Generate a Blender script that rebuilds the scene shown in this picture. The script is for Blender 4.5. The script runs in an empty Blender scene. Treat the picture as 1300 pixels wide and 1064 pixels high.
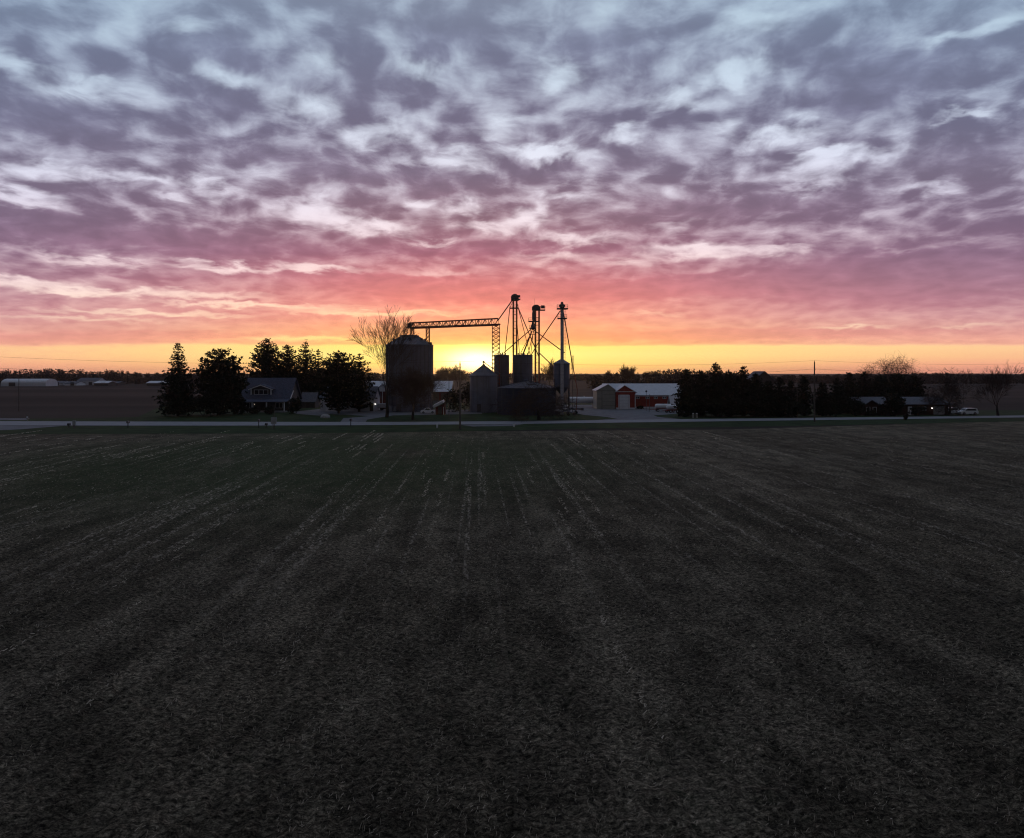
import bpy, math, random
import numpy as np
from mathutils import Vector, Matrix

random.seed(7)
SC = bpy.context.scene
COL = SC.collection
H, F, HX, HY = 10.5, 880.0, 650.0, 473.0       # camera height (m), focal length / principal point / horizon in photo pixels
FH = F * H


def gy(py):
    return FH / (py - HY)


def wx(px, Y):
    return (px - HX) * Y / F


def wz(py, Y):
    return H - (py - HY) * Y / F


def s_(Y):
    return Y / F


def lin(c):
    c = c / 255.0
    return c / 12.92 if c <= .04045 else ((c + .055) / 1.055) ** 2.4


def L3(c):
    return (lin(c[0]), lin(c[1]), lin(c[2]), 1)


# ------------------------------------------------------------------ mesh helpers
class MB:
    def __init__(self):
        self.v = []
        self.f = []
        self.smooth = False

    def add(self, vs, fs):
        b = len(self.v)
        self.v.extend(vs)
        self.f.extend([tuple(i + b for i in f) for f in fs])

    def box(self, cx, cy, cz, sx, sy, sz):
        x, y, z = sx / 2, sy / 2, sz / 2
        vs = [(cx + i * x, cy + j * y, cz + k * z) for k in (-1, 1) for j in (-1, 1) for i in (-1, 1)]
        self.add(vs, [(0, 2, 3, 1), (4, 5, 7, 6), (0, 1, 5, 4), (2, 6, 7, 3), (0, 4, 6, 2), (1, 3, 7, 5)])

    def tube(self, p, q, r0, r1=None, n=6, caps=True):
        r1 = r0 if r1 is None else r1
        p = Vector(p); q = Vector(q)
        d = q - p
        if d.length < 1e-6:
            return
        d.normalize()
        a = d.orthogonal().normalized()
        b = d.cross(a)
        vs = []
        for c, r in ((p, r0), (q, r1)):
            for k in range(n):
                t = 2 * math.pi * k / n
                e = c + a * (r * math.cos(t)) + b * (r * math.sin(t))
                vs.append((e.x, e.y, e.z))
        fs = [(k, (k + 1) % n, n + (k + 1) % n, n + k) for k in range(n)]
        if caps:
            fs.append(tuple(range(n - 1, -1, -1)))
            fs.append(tuple(range(n, 2 * n)))
        self.add(vs, fs)

    def lathe(self, prof, n=32, c=(0, 0), axis='z'):
        vs = []
        for r, z in prof:
            for k in range(n):
                t = 2 * math.pi * k / n
                if axis == 'z':
                    vs.append((c[0] + r * math.cos(t), c[1] + r * math.sin(t), z))
                else:                       # along x, c = (y, z)
                    vs.append((z, c[0] + r * math.cos(t), c[1] + r * math.sin(t)))
        fs = []
        for i in range(len(prof) - 1):
            for k in range(n):
                a, b = i * n + k, i * n + (k + 1) % n
                fs.append((a, b, b + n, a + n))
        if prof[0][0] > 1e-4:
            fs.append(tuple(range(n - 1, -1, -1)))
        if prof[-1][0] > 1e-4:
            m = (len(prof) - 1) * n
            fs.append(tuple(range(m, m + n)))
        self.add(vs, fs)

    def prism(self, pts, y0, y1):           # pts (x,z) outline extruded along y
        n = len(pts)
        vs = [(x, y0, z) for x, z in pts] + [(x, y1, z) for x, z in pts]
        fs = [(k, (k + 1) % n, n + (k + 1) % n, n + k) for k in range(n)]
        fs += [tuple(range(n - 1, -1, -1)), tuple(range(n, 2 * n))]
        self.add(vs, fs)

    def prismx(self, pts, x0, x1):          # pts (y,z) outline extruded along x
        n = len(pts)
        vs = [(x0, y, z) for y, z in pts] + [(x1, y, z) for y, z in pts]
        fs = [(k, (k + 1) % n, n + (k + 1) % n, n + k) for k in range(n)]
        fs += [tuple(range(n - 1, -1, -1)), tuple(range(n, 2 * n))]
        self.add(vs, fs)

    def slab(self, a, b, c, d, t):          # thick quad
        a, b, c, d = map(Vector, (a, b, c, d))
        nrm = (b - a).cross(d - a).normalized() * t
        vs = [tuple(v) for v in (a, b, c, d)] + [tuple(v - nrm) for v in (a, b, c, d)]
        self.add(vs, [(0, 1, 2, 3), (7, 6, 5, 4), (0, 4, 5, 1), (1, 5, 6, 2), (2, 6, 7, 3), (3, 7, 4, 0)])

    def build(self, name, mat, parent=None, smooth=False):
        me = bpy.data.meshes.new(name)
        me.from_pydata(self.v, [], self.f)
        me.validate()
        if smooth:
            me.polygons.foreach_set('use_smooth', [True] * len(me.polygons))
        me.materials.append(mat)
        o = bpy.data.objects.new(name, me)
        COL.objects.link(o)
        if parent is not None:
            o.parent = parent
        return o


def tag(o, label=None, cat=None, group=None, kind=None):
    if label: o['label'] = label
    if cat: o['category'] = cat
    if group: o['group'] = group
    if kind: o['kind'] = kind
    return o


def thing(name, loc, label, cat, group=None, rz=0):
    o = bpy.data.objects.new(name, None)
    o.empty_display_size = .3
    COL.objects.link(o)
    o.location = loc
    o.rotation_euler = (0, 0, rz)
    return tag(o, label, cat, group)


def copy_tree(o, parent=None):
    c = o.copy()
    COL.objects.link(c)
    if parent is not None:
        c.parent = parent
    for ch in list(o.children):
        copy_tree(ch, c)
    return c


# ------------------------------------------------------------------ materials
def nd(nt, t, **kw):
    n = nt.nodes.new(t)
    for k, v in kw.items():
        setattr(n, k, v)
    return n


def mat(name, col, rough=.8, metal=0.0, var=.25, scale=1.5, bump=0.0, bscale=8.0, spec=.3, wave=None, stain=None):
    m = bpy.data.materials.new(name)
    m.use_nodes = True
    nt = m.node_tree
    b = nt.nodes['Principled BSDF']
    b.inputs['Roughness'].default_value = rough
    b.inputs['Metallic'].default_value = metal
    b.inputs['Specular IOR Level'].default_value = spec
    tc = nd(nt, 'ShaderNodeTexCoord')
    no = nd(nt, 'ShaderNodeTexNoise')
    no.inputs['Scale'].default_value = scale
    no.inputs['Detail'].default_value = 6
    nt.links.new(tc.outputs['Object'], no.inputs['Vector'])
    cr = nd(nt, 'ShaderNodeValToRGB')
    cr.color_ramp.elements[0].position = .3
    cr.color_ramp.elements[1].position = .7
    cr.color_ramp.elements[0].color = tuple(c * (1 - var) for c in col[:3]) + (1,)
    cr.color_ramp.elements[1].color = tuple(min(1, c * (1 + var)) for c in col[:3]) + (1,)
    nt.links.new(no.outputs['Fac'], cr.inputs['Fac'])
    out = cr.outputs['Color']
    if stain:                                # vertical runs of dirt / rust
        mp = nd(nt, 'ShaderNodeMapping')
        mp.inputs['Scale'].default_value = (3.2, 3.2, .12)
        nt.links.new(tc.outputs['Object'], mp.inputs['Vector'])
        n2 = nd(nt, 'ShaderNodeTexNoise')
        n2.inputs['Scale'].default_value = 1.0
        n2.inputs['Detail'].default_value = 5
        nt.links.new(mp.outputs['Vector'], n2.inputs['Vector'])
        mr = nd(nt, 'ShaderNodeMapRange')
        mr.inputs['From Min'].default_value = .5
        mr.inputs['From Max'].default_value = .75
        nt.links.new(n2.outputs['Fac'], mr.inputs['Value'])
        mx = nd(nt, 'ShaderNodeMixRGB')
        mx.inputs['Color2'].default_value = tuple(stain) + (1,)
        nt.links.new(mr.outputs['Result'], mx.inputs['Fac'])
        nt.links.new(out, mx.inputs['Color1'])
        out = mx.outputs['Color']
    nt.links.new(out, b.inputs['Base Color'])
    hgt = None
    if wave:
        w = nd(nt, 'ShaderNodeTexWave', bands_direction=wave[0])
        w.inputs['Scale'].default_value = wave[1]
        nt.links.new(tc.outputs['Object'], w.inputs['Vector'])
        hgt = w.outputs['Fac']; st = wave[2]
    elif bump:
        n3 = nd(nt, 'ShaderNodeTexNoise')
        n3.inputs['Scale'].default_value = bscale
        n3.inputs['Detail'].default_value = 5
        nt.links.new(tc.outputs['Object'], n3.inputs['Vector'])
        hgt = n3.outputs['Fac']; st = bump
    if hgt is not None:
        bp = nd(nt, 'ShaderNodeBump')
        bp.inputs['Strength'].default_value = st
        bp.inputs['Distance'].default_value = .06
        nt.links.new(hgt, bp.inputs['Height'])
        nt.links.new(bp.outputs['Normal'], b.inputs['Normal'])
    return m


def emit(name, col, st):
    m = bpy.data.materials.new(name)
    m.use_nodes = True
    b = m.node_tree.nodes['Principled BSDF']
    b.inputs['Base Color'].default_value = (.6, .6, .6, 1)
    b.inputs['Emission Color'].default_value = tuple(col) + (1,)
    b.inputs['Emission Strength'].default_value = st
    return m


M = {
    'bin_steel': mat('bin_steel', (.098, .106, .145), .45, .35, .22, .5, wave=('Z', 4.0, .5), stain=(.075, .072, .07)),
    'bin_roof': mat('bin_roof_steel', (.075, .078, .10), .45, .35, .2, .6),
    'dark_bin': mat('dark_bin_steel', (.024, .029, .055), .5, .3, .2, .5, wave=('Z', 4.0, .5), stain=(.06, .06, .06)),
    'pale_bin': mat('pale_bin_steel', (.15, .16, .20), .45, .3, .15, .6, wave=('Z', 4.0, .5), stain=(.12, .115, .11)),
    'galv': mat('galvanised_steel', (.16, .14, .14), .5, .4, .25, 2.0),
    'lit_galv': mat('lit_galvanised_steel', (.36, .34, .36), .5, .2, .15, 2.0),  # lighter copy of the galvanised steel, light from the sky put into its colour
    'glow_red_steel': mat('sun_glow_red_steel', (.20, .055, .04), .6, .1, .3, 2.0),  # grey steel with the red of the sun's glow put into its colour
    'dark_steel': mat('dark_machine_steel', (.07, .065, .07), .55, .3, .25, 2.0),
    'white_metal': mat('white_sheet_metal', (.52, .53, .56), .5, .1, .08, .8, wave=('X', 3.0, .35), stain=(.45, .44, .44)),
    'white_paint': mat('white_paint', (.62, .62, .64), .6, 0, .08, 1.2),
    'tank_white': mat('white_tank_paint', (.68, .69, .71), .35, 0, .06, .8, spec=.5),
    'cream': mat('cream_siding', (.27, .26, .222), .7, 0, .1, 1.0, wave=('Z', 2.2, .4)),
    'red': mat('barn_red_siding', (.24, .030, .020), .7, 0, .22, 1.2, wave=('X', 3.5, .4)),
    'red_dark': mat('old_red_siding', (.09, .016, .014), .75, 0, .25, 1.2, wave=('X', 3.5, .4)),
    'concrete': mat('concrete', (.30, .30, .30), .85, 0, .15, 1.0),
    'shingle': mat('slate_blue_shingles', (.065, .072, .105), .9, 0, .3, 3.0, .4, 12),
    'gray_roof': mat('grey_shingles', (.105, .11, .13), .9, 0, .3, 3.0, .4, 12),
    'brick': mat('dark_brick', (.045, .022, .018), .9, 0, .3, 5.0, .4, 10),
    'siding_dark': mat('brown_siding', (.07, .06, .055), .8, 0, .25, 2.0, wave=('Z', 3, .3)),
    'siding_white': mat('white_siding', (.50, .50, .53), .7, 0, .1, 1.0, wave=('Z', 3, .3)),
    'glass': mat('window_glass', (.02, .022, .028), .08, 0, .1, 1.0, spec=.6),
    'wood_pole': mat('grey_pole_timber', (.085, .072, .06), .85, 0, .3, 3.0, .3, 12),
    'wood_dark': mat('dark_timber', (.05, .043, .038), .85, 0, .3, 3.0),
    'wire': mat('wire', (.03, .03, .03), .6, .2, .1),
    'bark': mat('bark', (.030, .024, .020), .95, 0, .35, 4.0, .5, 10),
    'twig': mat('twigs', (.045, .030, .024), .95, 0, .25, 2.0),
    'needle': mat('evergreen_needles', (.016, .022, .012), .85, 0, .4, .5, spec=.15),
    'needle_b': mat('spruce_needles', (.017, .024, .015), .85, 0, .4, .5, spec=.15),
    'shrub': mat('shrub_leaves', (.016, .020, .012), .85, 0, .4, .7, spec=.15),
    'wood_far': mat('far_wood_branches', (.035, .027, .024), .95, 0, .35, .05),
    'tyre': mat('tyre_rubber', (.02, .02, .02), .9, 0, .15),
    'car_paint': mat('white_car_paint', (.66, .67, .69), .3, 0, .04, .6, spec=.6),
    'rock': mat('pale_boulder', (.30, .29, .28), .9, 0, .3, 2.0, .5, 5),
    'lamp': emit('lit_lamp', (1.0, .96, .88), 2.2),
    'head': emit('dim_lamp', (1.0, .85, .7), .5),
}

# ------------------------------------------------------------------ sky (world)
SUN_AZ = math.atan((606 - HX) / F)
SUN_EL = math.radians(1.0)


def build_world():
    w = bpy.data.worlds.new("World")
    SC.world = w
    w.use_nodes = True
    nt = w.node_tree
    for n in list(nt.nodes):
        nt.nodes.remove(n)
    lk = nt.links.new

    def sock(n, i, v):
        if hasattr(v, 'node'):
            lk(v, n.inputs[i])
        elif v is not None:
            n.inputs[i].default_value = v

    def m(op, a, b=None, c=None, clamp=False):
        n = nd(nt, 'ShaderNodeMath', operation=op, use_clamp=clamp)
        sock(n, 0, a); sock(n, 1, b); sock(n, 2, c)
        return n.outputs[0]

    def vm(op, a, b=None, c=None):
        n = nd(nt, 'ShaderNodeVectorMath', operation=op)
        sock(n, 0, a); sock(n, 1, b); sock(n, 2, c)
        return n.outputs['Value'] if op in ('LENGTH', 'DOT_PRODUCT') else n.outputs['Vector']

    def mr(v, a, b, c, d, smooth=True):
        n = nd(nt, 'ShaderNodeMapRange')
        n.interpolation_type = 'SMOOTHSTEP' if smooth else 'LINEAR'
        sock(n, 'Value', v)
        for k, x in zip(('From Min', 'From Max', 'To Min', 'To Max'), (a, b, c, d)):
            sock(n, k, x)
        return n.outputs['Result']

    def comb(x, y, z=0.0):
        n = nd(nt, 'ShaderNodeCombineXYZ')
        sock(n, 0, x); sock(n, 1, y); sock(n, 2, z)
        return n.outputs[0]

    def noise(v, scale, detail=6, rough=.55, dist=0.0, color=False):
        n = nd(nt, 'ShaderNodeTexNoise', noise_dimensions='2D')
        sock(n, 'Vector', v)
        n.inputs['Scale'].default_value = scale
        n.inputs['Detail'].default_value = detail
        n.inputs['Roughness'].default_value = rough
        n.inputs['Distortion'].default_value = dist
        return n.outputs['Color'] if color else n.outputs['Fac']

    def mix(f, a, b, blend='MIX'):
        n = nd(nt, 'ShaderNodeMixRGB', blend_type=blend)
        sock(n, 'Fac', f); sock(n, 'Color1', a); sock(n, 'Color2', b)
        return n.outputs['Color']

    EMAX = .62

    def el_of(py):
        return math.atan((HY - py) / F)

    def ramp(fac, stops):
        n = nd(nt, 'ShaderNodeValToRGB')
        lk(fac, n.inputs['Fac'])
        st = sorted((max(0, el_of(py)) / EMAX, c) for py, c in stops)
        e = n.color_ramp.elements
        e[0].position = st[0][0]; e[0].color = L3(st[0][1])
        e[1].position = st[-1][0]; e[1].color = L3(st[-1][1])
        for p, c in st[1:-1]:
            x = e.new(p); x.color = L3(c)
        return n.outputs['Color']

    tc = nd(nt, 'ShaderNodeTexCoord')
    d = vm('NORMALIZE', tc.outputs['Generated'])
    sp = nd(nt, 'ShaderNodeSeparateXYZ')
    lk(d, sp.inputs[0])
    dx, dy, dz = sp.outputs
    az = m('ARCTAN2', dx, dy)
    el = m('ARCSINE', dz)
    elc = m('ARCTAN2', m('MAXIMUM', dz, 0.0), m('MAXIMUM', dy, .3))   # height over the western horizon
    # cloud layer seen in perspective: direction cut with a high flat deck
    k = m('ADD', m('MAXIMUM', dz, 0.0), .20)
    q = comb(m('DIVIDE', dx, k), m('DIVIDE', dy, k))
    qs = vm('MULTIPLY', q, (1.0, 1.0, 1.0))
    warp = noise(qs, 3.0, 3, .5, 0, True)
    warp = vm('SUBTRACT', warp, (.5, .5, .5))
    qw = vm('ADD', qs, vm('MULTIPLY', warp, (.14, .14, 0)))
    n_big = noise(qw, 2.2, 2, .5)
    n_mid = noise(qw, 7.4, 6, .57)
    n_fin = noise(qw, 15.0, 3, .5)
    vo = nd(nt, 'ShaderNodeTexVoronoi', feature='SMOOTH_F1', voronoi_dimensions='2D')
    vo.inputs['Scale'].default_value = 11.0
    vo.inputs['Smoothness'].default_value = .6
    lk(qw, vo.inputs['Vector'])
    puff = m('SUBTRACT', .42, vo.outputs['Distance'])
    # positions of the large gaps and banks, az/el in radians, edges torn by noise
    amp = mr(elc, 0.02, .35, .006, .042, False)
    wt2 = noise(qw, 7.0, 4, .55, 0, True)
    wt2 = vm('SUBTRACT', wt2, (.5, .5, .5))
    sp2 = nd(nt, 'ShaderNodeSeparateXYZ'); lk(wt2, sp2.inputs[0])
    pa = m('ADD', az, m('MULTIPLY', sp2.outputs[0], m('MULTIPLY', amp, 2.0)))
    pe = m('ADD', el, m('MULTIPLY', sp2.outputs[1], m('MULTIPLY', amp, 1.5)))
    P = comb(pa, pe)
    acc = None
    for (px, py, rx, ry, a) in SKY_SPOTS:
        hyp = math.hypot(F, px - HX)
        caz, cel = math.atan((px - HX) / F), math.atan((HY - py) / hyp)
        ra = rx * F / hyp ** 2 * 1.25
        re = ry / hyp * (math.cos(cel) ** 2) * 1.35
        v = vm('MULTIPLY_ADD', P, (1 / ra, 1 / re, 0), (-caz / ra, -cel / re, 0))
        g = mr(vm('LENGTH', v), 0.0, 1.0, a, 0.0)
        acc = g if acc is None else m('ADD', acc, g)
    # density of cloud: 1 thick, 0 open
    base = m('ADD', m('MULTIPLY', m('SUBTRACT', n_big, .5), .9), m('MULTIPLY', m('SUBTRACT', n_mid, .5), 1.9))
    base = m('ADD', base, m('MULTIPLY', m('SUBTRACT', n_fin, .5), .5))
    base = m('ADD', base, m('MULTIPLY', puff, .75))
    low = mr(elc, .05, .28, .22, 1.0)                          # the low deck is smoother
    base = m('MULTIPLY', base, low)
    dens = m('ADD', m('ADD', base, m('MULTIPLY', acc, .85)), .98)
    # clear strip between the deck and the horizon
    edge = m('ADD', .0385, m('MULTIPLY', m('SUBTRACT', noise(vm('MULTIPLY', P, (3.0, 0, 0)), 1.0, 4, .55), .5), .020))
    edge = m('ADD', edge, m('MULTIPLY', m('SUBTRACT', n_mid, .5), .004))
    strip = mr(m('SUBTRACT', elc, edge), -.0024, .0040, 1.0, 0.0)
    near0 = m('SUBTRACT', az, SUN_AZ + .12)
    near0 = m('POWER', math.e, m('MULTIPLY', m('MULTIPLY', near0, near0), -1 / (.42 ** 2)))
    dens = m('SUBTRACT', dens, m('MULTIPLY', strip, m('MULTIPLY_ADD', near0, 1.6, .62)))
    c = mr(dens, -.34, 1.36, 0.0, 1.0)
    thick = mr(m('ADD', base, m('MULTIPLY', dens, .25)), -.35, .95, 0.0, 1.0)

    fac = m('DIVIDE', elc, EMAX)
    da = m('SUBTRACT', az, SUN_AZ)
    near = m('POWER', math.e, m('MULTIPLY', m('MULTIPLY', da, da), -1 / (.40 ** 2)))
    cloud_c = ramp(fac, CLOUD_C); cloud_s = ramp(fac, CLOUD_S)
    gap_c = ramp(fac, GAP_C); gap_s = ramp(fac, GAP_S)
    cloud = mix(near, cloud_s, cloud_c)
    gap = mix(1.0, mix(near, gap_s, gap_c), (1.06, 1.06, 1.07, 1), 'MULTIPLY')
    # clear air behind the clouds: physical sky
    sky = nd(nt, 'ShaderNodeTexSky', sky_type='NISHITA', sun_disc=False)
    sky.sun_elevation = SUN_EL
    sky.sun_rotation = SUN_AZ
    gap = mix(1.0, gap, mix(1.0, sky.outputs[0], (.006, .006, .006, 1), 'MULTIPLY'), 'ADD')
    # thicker cloud darker and greyer
    shade = mix(thick, (1.28, 1.34, 1.34, 1), (.90, .93, .95, 1))
    cloud = mix(1.0, cloud, shade, 'MULTIPLY')
    col = mix(c, gap, cloud)
    # rear half of the sky (behind the camera): blue grey dusk
    back = mr(dy, -.25, .35, 1.0, 0.0)
    rear = mix(m('MULTIPLY', c, .75), (.15, .165, .205, 1), (.085, .087, .11, 1))
    col = mix(back, col, rear)
    # glow of the low sun
    de = m('SUBTRACT', el, el_of(459))
    def gauss(wa, we):
        x = m('DIVIDE', da, wa); y = m('DIVIDE', de, we)
        r2 = m('ADD', m('MULTIPLY', x, x), m('MULTIPLY', y, y))
        return m('POWER', math.e, m('MULTIPLY', r2, -1.0))
    front = mr(dy, 0, .2, 0, 1)
    def glow(col, colr, g):
        return mix(1.0, col, mix(1.0, colr, m('MULTIPLY', g, front), 'MULTIPLY'), 'ADD')
    col = glow(col, (2.2, 1.9, 1.0, 1), gauss(.041, .0155))
    col = glow(col, (.34, .16, .0, 1), gauss(.10, .032))
    col = glow(col, (.13, .045, .005, 1), gauss(.30, .085))
    # below the horizon
    col = mix(mr(dz, -.02, -.002, 1, 0), col, (.03, .025, .025, 1))
    bg = nd(nt, 'ShaderNodeBackground')
    lk(col, bg.inputs['Color'])
    bg.inputs['Strength'].default_value = 1.0
    out = nd(nt, 'ShaderNodeOutputWorld')
    lk(bg.outputs[0], out.inputs['Surface'])


CLOUD_C = [(470, (255, 190, 100)), (445, (255, 190, 95)), (430, (255, 166, 106)), (415, (250, 158, 115)), (400, (243, 143, 120)), (380, (230, 130, 120)), (350, (203, 118, 122)),
           (320, (168, 106, 121)), (280, (150, 112, 125)), (220, (130, 112, 131)), (150, (122, 114, 136)), (60, (122, 124, 147)), (0, (133, 140, 161)), (-120, (120, 130, 155))]
CLOUD_S = [(470, (240, 165, 140)), (445, (236, 166, 142)), (430, (226, 152, 142)), (415, (206, 141, 141)), (400, (190, 130, 140)), (380, (172, 121, 136)), (350, (152, 114, 133)),
           (320, (138, 108, 130)), (280, (128, 106, 129)), (220, (124, 112, 133)), (150, (116, 114, 138)), (60, (118, 124, 149)), (0, (125, 138, 162)), (-120, (118, 130, 156))]
GAP_C = [(472, (255, 200, 105)), (460, (255, 232, 120)), (450, (255, 240, 135)), (440, (255, 232, 120)), (420, (255, 218, 130)), (400, (255, 205, 155)), (380, (255, 200, 170)),
         (350, (250, 212, 205)), (300, (243, 222, 226)), (250, (236, 228, 238)), (200, (226, 228, 241)), (100, (203, 217, 231)), (0, (192, 212, 225)), (-120, (180, 200, 220))]
GAP_S = [(472, (236, 150, 130)), (463, (248, 168, 138)), (452, (252, 192, 142)), (440, (252, 205, 152)), (420, (255, 228, 195)), (400, (255, 232, 210)),
         (350, (247, 224, 224)), (300, (234, 220, 230)), (250, (222, 217, 233)), (200, (216, 219, 236)), (100, (193, 209, 226)), (0, (180, 203, 220)), (-120, (172, 195, 218))]
SKY_SPOTS = [  # photo place of the big gaps (negative) and banks (positive)
    (245, 38, 45, 18, -.8), (290, 96, 60, 22, -.9), (378, 135, 70, 22, -1.0), (415, 75, 50, 22, -.7), (110, 118, 95, 14, -.8), (20, 82, 70, 14, -.7),
    (485, 172, 65, 22, -1.0), (525, 82, 45, 20, -.9), (575, 206, 70, 16, -1.1), (635, 165, 40, 16, -.7), (55, 215, 90, 16, -1.0), (25, 250, 90, 14, -1.2), (170, 226, 80, 10, -.8),
    (268, 240, 50, 11, -.9), (225, 256, 35, 7, -.8), (395, 268, 75, 14, -1.1), (445, 286, 75, 10, -1.1), (526, 258, 26, 14, -1.0), (500, 294, 30, 12, -.9),
    (590, 266, 40, 10, -.9), (620, 288, 60, 11, -1.1), (550, 305, 35, 5, -.8), (405, 341, 80, 6, -1.3), (290, 340, 90, 6, -1.2), (120, 331, 80, 6, -.9),
    (30, 358, 100, 8, -1.2), (110, 371, 130, 6, -1.2), (255, 374, 110, 6, -1.1), (330, 388, 150, 4, -1.3), (200, 398, 170, 4, -.9), (475, 397, 150, 4, -1.3),
    (390, 430, 120, 4, -1.1), (100, 405, 160, 4, -.6), (950, 25, 55, 30, -.9), (715, 95, 40, 26, -.9), (940, 92, 75, 16, -.9), (862, 130, 50, 18, -1.0),
    (800, 168, 36, 14, -.9), (690, 194, 75, 13, -1.2), (920, 165, 30, 14, -.7), (995, 170, 70, 14, -1.0), (1040, 210, 45, 24, -1.1), (1085, 192, 90, 10, -.8),
    (1220, 145, 45, 9, -.8), (1175, 240, 60, 12, -.9), (1290, 22, 110, 18, -.9), (1210, 34, 50, 10, -.6), (720, 246, 40, 10, -.7), (665, 276, 30, 14, -.9),
    (735, 302, 80, 10, -1.1), (885, 318, 90, 11, -1.3), (985, 316, 45, 8, -.7), (700, 326, 70, 10, -1.0), (800, 332, 40, 8, -.8), (1150, 320, 60, 7, -.4),
    (1075, 416, 70, 3.5, -.9), (1220, 413, 70, 3.5, -.5), (830, 398, 60, 4, -.5), (850, 285, 50, 8, -.5), (1030, 235, 60, 12, -.8), (560, 345, 60, 5, -.5),
    (275, 68, 90, 26, .5), (300, 128, 90, 18, .4), (60, 155, 130, 30, .5), (350, 200, 130, 18, .5), (560, 50, 70, 30, .5), (470, 222, 150, 16, .5), (150, 300, 330, 26, .9),
    (620, 320, 200, 14, .4), (480, 355, 170, 14, .7), (765, 55, 90, 36, .5), (1160, 70, 170, 34, .6), (1110, 120, 130, 26, .5), (740, 215, 120, 14, .4), (930, 262, 210, 22, .6),
    (1150, 350, 260, 40, 1.0), (850, 365, 260, 16, .9), (560, 240, 60, 10, .4), (1240, 200, 120, 26, .4), (620, 375, 200, 12, .8), (180, 350, 120, 5, .4), (60, 430, 200, 8, .8), (900, 425, 330, 8, .9), (240, 425, 160, 5, .5),
]
build_world()

sun = bpy.data.lights.new('sun', 'SUN')
sun.energy = .22
sun.angle = math.radians(4)
sun.color = (1.0, .62, .34)
so = bpy.data.objects.new('sun', sun)
COL.objects.link(so)
dirv = Vector((math.sin(SUN_AZ) * math.cos(SUN_EL), math.cos(SUN_AZ) * math.cos(SUN_EL), math.sin(SUN_EL)))
so.rotation_euler = (-dirv).to_track_quat('-Z', 'Y').to_euler()
so.location = (0, 300, 60)

# ------------------------------------------------------------------ ground
ROW = math.radians(2.9)          # sowing rows run a little left of straight ahead


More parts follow.
